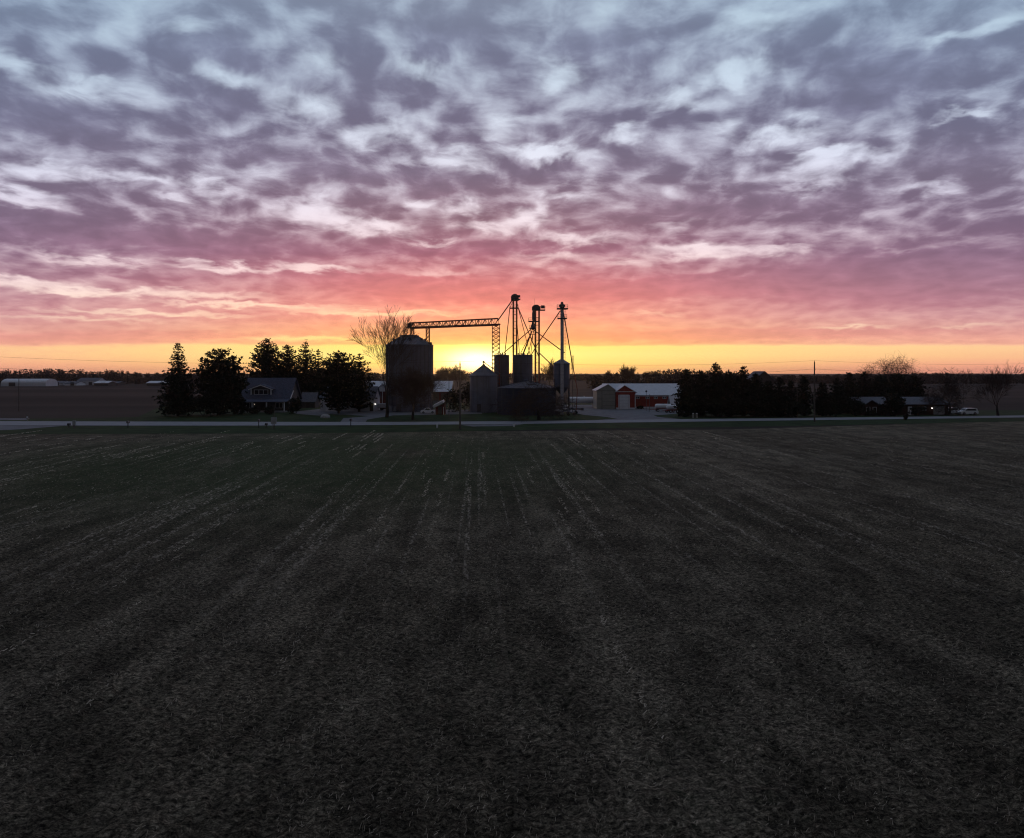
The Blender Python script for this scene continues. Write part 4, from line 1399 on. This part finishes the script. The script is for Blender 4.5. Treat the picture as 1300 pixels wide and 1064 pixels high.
def platform(root, p, xa, xb, py, depth, rail=1.05, back=0.0):
    a = p(xa, py); b = p(xb, py)
    mb = MB(); mb.box((a[0] + b[0]) / 2, back, a[2], b[0] - a[0], depth, .22)
    pl = mb.build('platform', M['dark_steel'], root)
    rb = MB()
    xs = [a[0] + .05, (a[0] + b[0]) / 2, b[0] - .05]
    for yy in (back - depth / 2 + .05, back + depth / 2 - .05):
        for x in xs: rb.tube((x, yy, a[2]), (x, yy, a[2] + rail), .03, n=4)
        for f in (.5, 1): rb.tube((xs[0], yy, a[2] + rail * f), (xs[-1], yy, a[2] + rail * f), .028, n=4)
    for x in (xs[0], xs[-1]):
        for f in (.5, 1): rb.tube((x, back - depth / 2 + .05, a[2] + rail * f), (x, back + depth / 2 - .05, a[2] + rail * f), .028, n=4)
    rb.build('railing', M['galv'], pl)
    return pl


def spout(root, a, b, r=.13, name='spout', m_='glow_red_steel'):
    mb = MB(); mb.tube(a, b, r, n=8)
    return mb.build(name, M[m_], root)


def ladder(root, x, y, z0, z1, w=.4, cage=False):
    mb = MB()
    for o in (-w / 2, w / 2): mb.tube((x + o, y, z0), (x + o, y, z1), .03, n=4)
    z = z0 + .3
    while z < z1:
        mb.tube((x - w / 2, y, z), (x + w / 2, y, z), .022, n=4); z += .4
    if cage:
        z = z0 + 2.5
        while z < z1:
            pts = [(x + .38 * math.cos(t), y - .1 - .7 * abs(math.sin(t)), z) for t in [math.pi * i / 6 for i in range(7)]]
            for p, q in zip(pts, pts[1:]): mb.tube(p, q, .022, n=4)
            z += .8
    mb.build('ladder', M['galv'], root)


def guys(root, lst, r=.02):
    for a, b in lst:
        mb = MB(); mb.tube(a, b, r, n=4); mb.build('guy_cable', M['wire'], root)


# leg one
Y = Y1 + 2.0
p = mkp(653.5, Y)
root = elev_root(653.5, Y, 'left and tallest elevator leg with twin casings and a spout to the truss bridge')
for px in (651.6, 656.0):
    c = MB(); a = p(px, 0); c.box(a[0], 0, wz(380, Y) / 2, .44, .5, wz(380, Y)); c.build('casing', M['glow_red_steel'], root)
c = MB()
z0, z1 = wz(452, Y), wz(382, Y)
for i in range(9):
    z = z0 + (z1 - z0) * i / 8
    c.box(p(653.8, 0)[0], 0, z, 4.2 * s_(Y), .3, .09)
c.build('casing_tie', M['dark_steel'], root)
c = MB(); hx = p(653.6, 0)[0]; hz_ = wz(377.6, Y)
pts = [(hx - 1.05, hz_ - .95), (hx + 1.05, hz_ - .95), (hx + 1.1, hz_)] + [(hx + 1.1 * math.cos(t), hz_ + .95 * math.sin(t)) for t in [math.pi * i / 8 for i in range(1, 8)]] + [(hx - 1.1, hz_)]
c.prism(pts, -.42, .42); hd = c.build('head', M['dark_steel'], root)
c = MB(); c.box(p(658.2, 0)[0], -.2, wz(376.3, Y), .95, .7, .6); c.tube((p(658.2, 0)[0], .2, wz(376.3, Y)), (hx, .2, hz_), .12); c.build('motor', M['dark_steel'], hd)
platform(root, p, 650.5, 660.6, 380.2, 2.0, 1.0)
platform(root, p, 646.6, 658.2, 391.3, 2.0, 1.0)
c = MB()
for px in (647, 658): 
    for yy in (-.9, .9): c.tube(p(px, 391.3, yy), p(652 if px < 650 else 656, 381, yy * .4), .05, n=4)
c.build('platform_brace', M['glow_red_steel'], root)
spout(root, p(650.5, 381), (p(632.5, 0)[0], YB - Y, wz(407, YB)), .16)
spout(root, p(647.2, 391.5, -.3), p(640.8, 450.6, -1.6), .11)
spout(root, p(657.5, 390, .2), p(683.5, 452, -1.0), .13)
spout(root, p(655.3, 397, -.4), p(659.6, 450.6, -.5), .09)
spout(root, p(657.8, 391, -.4), p(673, 450.6, 0), .09)
ladder(root, p(653.8, 0)[0], -.42, .5, wz(381, Y), .42)
c = MB(); c.box(hx, 0, .75, 1.9, .9, 1.5); c.build('boot', M['dark_steel'], root)

# leg two with distributor
Y = Y1 - 3.0
p = mkp(682, Y)
root = elev_root(682, Y, 'middle elevator leg with a round distributor and spouts fanning out')
for px in (679.6, 684.4):
    c = MB(); a = p(px, 0); c.box(a[0], 0, wz(392, Y) / 2, .44, .5, wz(392, Y)); c.build('casing', M['glow_red_steel'], root)
c = MB(); z0, z1 = wz(470, Y), wz(394, Y)
for i in range(9):
    z = z0 + (z1 - z0) * i / 8; c.box(p(682, 0)[0], 0, z, 4.6 * s_(Y), .3, .09)
c.build('casing_tie', M['dark_steel'], root)
c = MB(); hx = p(680.6, 0)[0]; hz_ = wz(390.5, Y)
pts = [(hx - 1.15, hz_ - .8), (hx + 1.1, hz_ - .8), (hx + 1.1, hz_)] + [(hx + 1.1 * math.cos(t), hz_ + .75 * math.sin(t)) for t in [math.pi * i / 8 for i in range(1, 8)]] + [(hx - 1.15, hz_)]
c.prism(pts, -.42, .42); hd = c.build('head', M['dark_steel'], root)
c = MB(); c.lathe([(.42, -.5), (.42, .5)], 12, (0, wz(389.6, Y)), 'x'); c.v = [(x + p(689, 0)[0], y, z) for x, y, z in c.v]
c.tube((p(684, 0)[0], 0, wz(389.6, Y)), (p(692.5, 0)[0], 0, wz(389.8, Y)), .1); c.build('motor', M['dark_steel'], hd)
platform(root, p, 680, 692, 393.8, 2.0, 1.0)
platform(root, p, 670.8, 684.5, 408.2, 2.0, 1.0)
platform(root, p, 672, 680.5, 417.2, 1.6, .9)
c = MB(); a = p(677.2, 0)[0]
c.lathe([(.22, wz(408, Y)), (.42, wz(405.5, Y)), (.40, wz(397.6, Y)), (.25, wz(394.5, Y))], 12, (a, -.5)); c.build('surge_hopper', M['dark_steel'], root)
c = MB(); c.lathe([(.12, wz(419.5, Y)), (.75, wz(416.6, Y)), (.42, wz(412, Y)), (.22, wz(408.4, Y))], 16, (p(676.6, 0)[0], -.5)); c.build('distributor', M['dark_steel'], root)
c = MB()
for px in (673.6, 679.6):
    for yy in (-1.1, .1): c.tube(p(px, 424.8, yy), p(px, 417, yy), .05, n=4)
for yy in (-1.1, .1): c.tube(p(673.6, 424.8, yy), p(679.6, 424.8, yy), .06, n=4)
c.build('distributor_frame', M['glow_red_steel'], root)
spout(root, p(675, 417.5, -.6), p(640, 447.5, 1.6), .13)
spout(root, p(638.4, 447.2, 1.6), p(636.8, 450.8, 2.6), .15)
spout(root, p(675.4, 420, -.4), p(663.8, 450.4, 2.0), .19)
spout(root, p(677.6, 420, -.4), p(670.5, 450.4, 3), .10)
spout(root, p(675.8, 420, -.6), p(659.8, 450.4, 2), .08)
spout(root, p(678, 419.5, -.6), p(712.0, 449.6, Y3 - Y), .13)
spout(root, p(683.5, 447, 0), p(707, 474, Y3 - Y - 1.5), .13)
spout(root, p(677, 420, -.5), p(674, 451, 2), .08)
c = MB(); c.tube(p(678.3, 388), p(678.3, 379), .035, n=4); c.build('antenna', M['wire'], hd)
ladder(root, p(682, 0)[0], -.42, .5, wz(394, Y), .42)
c = MB(); c.box(p(682, 0)[0], 0, .75, 1.9, .9, 1.5); c.build('boot', M['dark_steel'], root)

# leg three on the hopper bin
Y = Y3
p = mkp(712.6, Y)
root = elev_root(712.6, Y, 'right elevator leg with one thick casing, two round platforms and a caged ladder')
c = MB(); c.box(0, -2.6, wz(391, Y) / 2, 3.9 * s_(Y), .75, wz(391, Y)); c.build('casing', M['lit_galv'], root)
c = MB()
c.lathe([(.5, wz(393.5, Y)), (.62, wz(391, Y)), (.62, wz(388.8, Y)), (.36, wz(386.8, Y)), (.36, wz(385.6, Y)), (.15, wz(384.6, Y))], 16, (0, -2.6))
c.box(0, -2.6, wz(389.5, Y), 1.5, 1.0, .5)
c.build('head', M['dark_steel'], root)
platform(root, p, 706.2, 719.8, 393.3, 2.2, 1.0, -2.6)
platform(root, p, 707, 718.6, 405.4, 2.2, 1.0, -2.6)
spout(root, p(710.2, 396, -2.6), p(684.6, 434.5, Y1 - 3.0 - Y), .13)
spout(root, p(684.6, 434.5, Y1 - 3 - Y), p(675.5, 450.6, Y1 - Y), .12)
spout(root, p(714.4, 398, -2.6), p(725.8, 461, -1.5), .13)
spout(root, p(725.8, 461, -1.5), p(732.5, 495, -1.0), .12)
spout(root, p(732.5, 495, -1.0), (p(731, 0)[0], -1.0, .9), .10)
ladder(root, 3.4 * s_(Y), -3.0, wz(458, Y), wz(394, Y), .42, True)
c = MB()
for (x0, x1) in ((724.5, 727.6),):
    for px in (x0, x1):
        for yy in (-2.0, -1.1): c.tube((p(px, 0)[0], yy, wz(470, Y)), (p(px, 0)[0], yy, wz(452, Y)), .035, n=4)
    for py in (452, 456, 460, 464, 468):
        for yy in (-2.0, -1.1): c.tube((p(x0, 0)[0], yy, wz(py, Y)), (p(x1, 0)[0], yy, wz(py, Y)), .03, n=4)
c.tube((p(726, 0)[0], -1.5, 0), (p(726, 0)[0], -1.5, wz(452, Y)), .06, n=5)
c.build('service_mast', M['dark_steel'], root)

# grain augers and scrap lying at the foot of the right hopper bin
Yq = gy(527)
def auger(px0, py0, px1, py1, Yq, label, m_='pale_bin', r=.16):
    k = s_(Yq)
    x0, z0, x1, z1 = wx(px0, Yq), max(.3, wz(py0, Yq)), wx(px1, Yq), max(.3, wz(py1, Yq))
    root = thing('grain_auger', (x0, Yq, 0), label, 'grain auger')
    mb = MB(); mb.tube((0, 0, z0), (x1 - x0, .6, z1), r, n=10); mb.build('tube', M[m_], root)
    mb = MB(); mb.box(0, 0, max(.3, z0), .7, .7, .6); mb.build('inlet_hopper', M['dark_steel'], root)
    mb = MB()
    xm, zm = (x1 - x0) * .55, (z0 + z1) * .5
    for yy in (-.8, .8):
        mb.tube((xm, .3, zm), (xm + .4, .3 + yy, .3), .05, n=4)
    mb.build('undercarriage', M['dark_steel'], root)
    for yy in (-.8, .8):
        mb = MB(); mb.lathe([(.12, -.1), (.32, -.09), (.32, .09), (.12, .1)], 14, (0, 0), 'x')
        mb.v = [(y + xm + .4, x + .3 + yy, z + .32) for x, y, z in mb.v]
        mb.build('wheel', M['tyre'], root)
auger(709, 524.2, 727, 517.5, gy(526.5), 'pale grain auger rising to the right under the right hopper bin')
auger(729, 525, 712, 518.5, gy(527.8), 'pale grain auger crossing the other one under the right hopper bin')
auger(739, 519.4, 722, 519.0, gy(525), 'dark grain auger lying flat right of the right hopper bin', 'dark_steel', .2)
auger(706, 523, 703.5, 503, gy(527), 'steep pale auger leaning on the wide dark bin', 'pale_bin')

# ------------------------------------------------------------------ tanks, vehicles
Y = gy(516.5); k = s_(Y)
root = thing('gas_tank', (wx(741, Y), Y, 0), 'long white horizontal gas tank left of the cream barn wing', 'tank')
r = 3.9 * k; L_ = 36 * k; zc = wz(507.8, Y)
mb = MB(); mb.lathe([(.01, -L_ / 2 - r * .5), (r * .6, -L_ / 2 - r * .38), (r * .92, -L_ / 2 - r * .12), (r, -L_ / 2 + .15), (r, L_ / 2 - .15), (r * .92, L_ / 2 + r * .12), (r * .6, L_ / 2 + r * .38), (.01, L_ / 2 + r * .5)], 28, (0, zc), 'x')
tk = mb.build('tank_shell', M['tank_white'], root, True)
mb = MB(); mb.tube((0, 0, zc + r - .03), (0, 0, zc + r + .25), .22, n=12); mb.build('dome_cap', M['tank_white'], tk)
for sx in (-.33, .33):
    mb = MB(); mb.prismx([(-.75, 0), (.75, 0), (.75, zc - r * .45), (.35, zc - r * .9), (-.35, zc - r * .9), (-.75, zc - r * .45)], sx * L_ - .16, sx * L_ + .16)
    mb.build('saddle', M['concrete'], root)


def nurse_tank(px, Y, length, label, rz=0):
    root = thing('tank_trailer', (wx(px, Y), Y, 0), label, 'trailer', None, rz)
    r = .62; L_ = length; zc = 1.45
    mb = MB(); mb.lathe([(.01, -L_ / 2), (r * .7, -L_ / 2 + .14), (r, -L_ / 2 + .45), (r, L_ / 2 - .45), (r * .7, L_ / 2 - .14), (.01, L_ / 2)], 24, (0, zc), 'x')
    t = mb.build('tank', M['tank_white'], root, True)
    mb = MB(); mb.tube((0, 0, zc + r - .02), (0, 0, zc + r + .25), .2, n=10); mb.build('valve_cap', M['dark_steel'], t)
    mb = MB(); mb.box(0, 0, .72, L_ * .95, 1.0, .16); mb.box(-L_ / 2 - .7, 0, .6, 1.5, .12, .12); mb.build('frame', M['red'], root)
    for sx in (-.34, .34):
        for sy in (-.75, .75):
            mb = MB(); mb.lathe([(.16, -.11), (.38, -.1), (.38, .1), (.16, .11)], 18, (0, 0), 'x')
            mb.v = [(y + sx * L_, x + sy, z + .38) for x, y, z in mb.v]
            w = mb.build('wheel', M['tyre'], root)
            mb = MB(); mb.lathe([(.02, -.12), (.17, -.115), (.17, .115), (.02, .12)], 12, (0, 0), 'x')
            mb.v = [(y + sx * L_, x + sy, z + .38) for x, y, z in mb.v]
            mb.build('rim', M['white_paint'], w)
nurse_tank(842, gy(522.5), 4.6, 'white tank on a red wheeled frame, left one parked before the red barn')
nurse_tank(853, gy(524), 3.4, 'white tank trailer nearest the dark belt, right of the other tank', .5)


def car(px, Y, label, body_m='car_paint', length=4.5, rz=0, van=False, scale=1.0):
    root = thing('parked_car', (wx(px, Y), Y, 0), label, 'car', None, rz)
    root.scale = (scale,) * 3
    L_ = length; h = L_ / 2
    mb = MB()
    prof = [(-h, .45), (-h + .1, .35), (h - .1, .35), (h, .5), (h, .98), (h - .12, 1.05), (h - .35, 1.62), (h - .7, 1.70), (-.35, 1.70), (-.65, 1.62), (-1.25, 1.08), (-h + .25, .95), (-h, .75)]
    if van: prof = [(-h, .45), (-h + .1, .35), (h - .1, .35), (h, .5), (h, 1.0), (h - .06, 1.02), (.85, 1.02), (.75, 1.66), (.5, 1.74), (-.45, 1.74), (-.75, 1.66), (-1.3, 1.1), (-h + .25, 1.0), (-h, .75)]
    mb.prism(prof, -.88, .88)
    b = mb.build('body', M[body_m], root)
    for sy in (-1, 1):
        mb = MB()
        x1_ = .65 if van else h - .5
        y0_, y1_ = (sy * .885, sy * .9) if sy > 0 else (sy * .9, sy * .885)
        mb.prism([(-1.08, 1.12), (x1_, 1.12), (x1_ - .12, 1.55), (-.62, 1.55)], y0_, y1_); mb.build('side_window', M['glass'], b)
    mb = MB(); mb.slab((-1.2, -.75, 1.14), (-1.2, .75, 1.14), (-.70, .7, 1.60), (-.70, -.7, 1.60), -.03); mb.build('windscreen', M['glass'], b)
    for sx in (-h + .85, h - .85):
        for sy in (-.8, .8):
            mb = MB(); mb.lathe([(.2, -.13), (.36, -.12), (.36, .12), (.2, .13)], 20, (0, 0), 'x')
            mb.v = [(y + sx, x + sy, z + .36) for x, y, z in mb.v]
            w = mb.build('wheel', M['tyre'], root)
            mb = MB(); mb.lathe([(.02, -.14), (.21, -.135), (.21, .135), (.02, .14)], 14, (0, 0), 'x')
            mb.v = [(y + sx, x + sy, z + .36) for x, y, z in mb.v]
            mb.build('rim', M['galv'], w)
    for sy in (-.6, .6):
        mb = MB(); mb.box(-h + .01, sy, .78, .06, .35, .16); mb.build('headlight', M['glass'], b)
        mb = MB(); mb.box(h - .01, sy * 1.1, .85, .06, .25, .22); mb.build('tail_light', M['red'], b)
    return root
car(1228, gy(526.8), 'white estate car parked right of the thick-trunked bare tree', 'car_paint', 4.4)
car(1206, gy(526.0), 'white car half hidden by the thick-trunked bare tree', 'car_paint', 4.2, .3)
car(543, gy(524.8), 'white pickup truck at the right foot of the biggest bin', 'car_paint', 4.6, .2, True, .8)
# trailer by the garage
Y = gy(521); k = s_(Y)
root = thing('utility_trailer', (wx(484.5, Y), Y, 0), 'pale box trailer between the garage lamp and the tall bare trunk', 'trailer')
mb = MB(); mb.box(0, 0, 1.35, 11.5 * k, 1.9, 1.1); mb.build('box_body', M['siding_white'], root)
mb = MB(); mb.box(0, 0, .72, 11 * k, 1.5, .14); mb.tube((-1.2, 0, .72), (-2.3, 0, .6), .06); mb.build('chassis', M['dark_steel'], root)
for sy in (-.8, .8):
    mb = MB(); mb.lathe([(.1, -.1), (.35, -.09), (.35, .09), (.1, .1)], 16, (0, 0), 'x'); mb.v = [(y + .1, x + sy, z + .35) for x, y, z in mb.v]
    mb.build('wheel', M['tyre'], root)

# boulder
Y = gy(530.5)
mb = MB()
rnd = random.Random(3)
n = 14
prof = [(0.95, -.1), (1.0, .15), (.9, .45), (.62, .72), (.28, .84), (.01, .87)]
mb.lathe(prof, n)
mb.v = [(x * 1.15 * (1 + .12 * math.sin(3 * math.atan2(y, x) + 1)), y * (1 + .1 * math.cos(2 * math.atan2(y, x))), z * (1 + .08 * math.sin(4 * math.atan2(y, x)))) for x, y, z in mb.v]
o = mb.build('boulder', M['rock'], None, True)
o.location = (wx(412.5, Y), Y, 0)
tag(o, 'pale rounded boulder on the lawn left of the farm driveway', 'boulder')

# ------------------------------------------------------------------ poles and wires
def pole(px, base, top, label, r=.15, arm=True, m_='wood_pole', name='utility_pole', lamp=False):
    Y = gy(base)
    h = wz(top, Y)
    root = thing(name, (wx(px, Y), Y, 0), label, 'utility pole' if name == 'utility_pole' else 'pole')
    mb = MB(); mb.tube((0, 0, -.3), (0, 0, h), r, r * .68, 10); mb.build('shaft', M[m_], root)
    if arm:
        mb = MB(); mb.tube((0, 0, h), (0, 0, h + .28), .05, .06, 8); mb.build('insulator', M['galv'], root)
        mb = MB(); mb.box(.05, -r * .8, h - 1.55, .16, .3, .16); mb.tube((0, -r, h - 1.5), (0, -r - .35, h - 1.5), .04, n=6); mb.build('bracket', M['galv'], root)
    return Vector((wx(px, Y), Y, h))


tops = [Vector((wx(-65, gy(553)), gy(553), 12.4)), pole(584, 545, 460.5, 'tall timber utility pole at the roadside before the small pale bin', .17),
        pole(1034, 535.5, 459.5, 'tall timber utility pole at the roadside before the dark belt', .17), Vector((wx(1420, gy(527)), gy(527), 12.6))]
tops[0].z = wz(452, tops[0].y)
pole(-65, 553, 452, 'timber utility pole at the roadside past the left edge', .17)
pole(1420, 527, 458, 'timber utility pole at the roadside past the right edge', .17)
tops[3].z = wz(458, tops[3].y)
pole(570, 532, 481, 'thin pale pole in the yard left of the tall roadside pole', .08, False, 'wood_pole', 'yard_pole')
pole(24, 522, 475, 'slim grey pole in the far field near the left edge', .11, False, 'wood_pole', 'field_pole')
pole(1012, 529, 477.5, 'thin pale leaning pole inside the dark belt', .09, False, 'wood_pole', 'yard_pole')
pole(1223, 515, 482, 'thin pole in the field behind the parked white cars', .06, False, 'wood_pole', 'yard_pole')


def wire(z_off, y_off, label, r=.017, sag=.9):
    mb = MB()
    for a, b in zip(tops, tops[1:]):
        prev = None
        for i in range(25):
            t = i / 24
            q = a.lerp(b, t); q = Vector((q.x, q.y + y_off, q.z + z_off - sag * 4 * t * (1 - t) * (b - a).length / 80))
            if prev is not None: mb.tube(prev, q, r, n=4, caps=False)
            prev = q
    o = mb.build('overhead_wire', M['wire'])
    tag(o, label, 'power line')
wire(.28, 0, 'upper overhead wire strung between the roadside utility poles', .02)
wire(-1.5, -.45, 'lower overhead wire strung between the roadside utility poles', .024, 1.2)

# antenna mast behind the house
Y = gy(514); 
root = thing('antenna_mast', (wx(388.7, Y), Y, 0), 'thin television antenna mast sticking up above the slim pine', 'antenna')
h = wz(431, Y)
mb = MB(); mb.tube((0, 0, 0), (0, 0, h), .05, .03, 6); mb.build('mast', M['galv'], root)
mb = MB(); mb.tube((-.5, 0, h - .1), (.5, .2, h - .1), .03, n=4)
for i in range(6):
    x = -.5 + i * .2; l = .25 + .08 * i
    mb.tube((x, -l, h - .1), (x, l, h - .1), .022, n=4); mb.tube((x, 0, h - .3), (x, 0, h + .12), .025, n=4)
mb.build('aerial', M['galv'], root)

# yard lights
for px, base, top, lab in ((820.5, 521.5, 497.5, 'thin lamp post with dark round head in front of the red barn wall'), (824.6, 522.5, 501, 'thin bare post just right of the lamp post before the red barn')):
    Y = gy(base); h = wz(top, Y)
    root = thing('lamp_post' if '820' in str(px) else 'yard_post', (wx(px, Y), Y, 0), lab, 'lamp post' if '820' in str(px) else 'post')
    mb = MB(); mb.tube((0, 0, 0), (0, 0, h), .055, .045, 8); mb.box(0, 0, .05, .25, .25, .1); mb.build('shaft', M['galv'], root)
    if '820' in str(px):
        mb = MB(); mb.lathe([(.05, h - .15), (.26, h), (.28, h + .3), (.06, h + .45)], 12); mb.build('lamp_head', M['dark_steel'], root)
    else:
        mb = MB(); mb.lathe([(.06, h), (.07, h + .05), (.02, h + .12)], 8); mb.build('cap', M['galv'], root)


# roadside bits
def mailbox(px, base, top, label, m_='white_paint'):
    Y = gy(base); h = wz(top, Y); k = s_(Y)
    root = thing('mailbox', (wx(px, Y), Y, 0), label, 'mailbox')
    mb = MB(); mb.box(0, 0, (h - .4) / 2, .12, .12, h - .4); mb.build('post', M['wood_dark'], root)
    mb = MB(); pts = [(-.17, h - .42), (.17, h - .42), (.17, h - .15)] + [(.17 * math.cos(t), h - .15 + .15 * math.sin(t)) for t in [math.pi * i / 6 for i in range(1, 6)]] + [(-.17, h - .15)]
    mb.prism(pts, -.3, .3); bx = mb.build('box', M[m_], root)
    mb = MB(); mb.box(.185, .1, h - .1, .02, .05, .3); mb.build('flag', M['red'], bx)
mailbox(87.5, 543.0, 537.2, 'dark mailbox on a low post by the left field entrance', 'dark_steel')
Y = gy(543.5); k = s_(Y)
root = thing('service_box', (wx(94.2, Y), Y, 0), 'pale grey utility box on a post right of the dark mailbox', 'utility box')
mb = MB(); mb.box(0, 0, 2.2 * k, .25, .2, 4.4 * k); mb.build('post', M['galv'], root)
mb = MB(); mb.box(0, -.02, 6.6 * k, .5, .3, 6.0 * k); mb.build('cabinet', M['concrete'], root)
mailbox(162.5, 543.5, 534.5, 'slim mailbox on a tall post alone at the near road edge', 'galv')
mailbox(328.5, 543.5, 532.5, 'slim mailbox on a thin post left of the tall boxed post', 'galv')
mailbox(338, 543.0, 537.0, 'low black mailbox between the thin post and the tall boxed post', 'dark_steel')
Y = gy(545); k = s_(Y)
root = thing('meter_post', (wx(348, Y), Y, 0), 'tall grey post with a pale wide box before the dormer house', 'utility post')
mb = MB(); mb.tube((0, 0, 0), (0, 0, 31 * k), .09, .075, 8); mb.build('shaft', M['wood_pole'], root)
mb = MB(); mb.box(0, -.18, 11 * k, 6.6 * k, .2, 8.4 * k); mb.build('meter_box', M['concrete'], root)
mb = MB(); mb.tube((-.3, -.15, 0), (-.3, -.15, 7 * k), .04, n=6); mb.build('conduit', M['galv'], root)
mailbox(445.3, 541.5, 531.5, 'dark mailbox on a tall post opposite the farm driveway', 'dark_steel')


def marker(px, base, top, label, name='marker_post', m_='white_paint', w=.16):
    Y = gy(base); h = wz(top, Y)
    root = thing(name, (wx(px, Y), Y, 0), label, 'marker post')
    mb = MB(); mb.box(0, 0, h / 2, w, .08, h); mb.build('post', M[m_], root)
    mb = MB(); mb.box(0, -.05, h * .82, w * 1.25, .03, h * .3); mb.build('reflector', M['tank_white'], root)
marker(555, 543.5, 538, 'short white marker post at the near road edge below the red shed', w=.3)
marker(652.5, 542, 538.5, 'very low white marker post at the near road edge below the wide dark bin', w=.35)
marker(34.8, 534.5, 528.5, 'short yellowish marker post across the road near the left edge', 'marker_post', 'cream', .25)
for px, lab in ((880, 'left one of two short white posts at the drive mouth'), (884.5, 'right one of two short white posts at the drive mouth')):
    Y = gy(530.6); h = wz(524.3, Y); 
    root = thing('gate_post', (wx(px, Y), Y, 0), lab, 'gate post', 'white posts at the drive mouth')
    mb = MB(); mb.lathe([(.24, 0), (.22, h * .72), (.3, h * .74), (.3, h * .8), (.18, h * .82)], 12); mb.build('post', M['cream'], root)
    mb = MB(); mb.lathe([(.08, h * .815), (.2, h * .86), (.21, h * .93), (.02, h)], 12); mb.build('finial', M['white_paint'], root)

# ------------------------------------------------------------------ air volume added to veil dark things near the sun like lens glare
mb = MB(); mb.box(0, 2700, 20.5, 9100, 6700, 43)
hm = bpy.data.materials.new('glare_veil_air')
hm.use_nodes = True
hm.node_tree.nodes.clear()
vp = nd(hm.node_tree, 'ShaderNodeVolumePrincipled')
vp.inputs['Color'].default_value = (.8, .78, .78, 1)
vp.inputs['Density'].default_value = .00006
vp.inputs['Anisotropy'].default_value = .85
ho = nd(hm.node_tree, 'ShaderNodeOutputMaterial')
hm.node_tree.links.new(vp.outputs[0], ho.inputs['Volume'])
tag(mb.build('glare_haze', hm), kind='stuff')

# ------------------------------------------------------------------ camera
cam = bpy.data.cameras.new('camera')
co = bpy.data.objects.new('camera', cam)
COL.objects.link(co)
co.location = (0, 0, H)
co.rotation_euler = (math.pi / 2, 0, 0)
cam.sensor_fit = 'HORIZONTAL'
cam.sensor_width = 36
cam.lens = 36 * F / 1300
cam.shift_y = -(532 - HY) / 1300
cam.clip_end = 30000
SC.camera = co

SC.view_settings.view_transform = 'Standard'
SC.view_settings.look = 'None'
SC.view_settings.exposure = 0
SC.view_settings.gamma = 1
SC.view_settings.use_curve_mapping = False
SC.cycles.use_denoising = True
SC.cycles.filter_width = 1.15
SC.cycles.max_bounces = 3
SC.cycles.diffuse_bounces = 2
SC.cycles.glossy_bounces = 2
SC.cycles.sample_clamp_indirect = 5
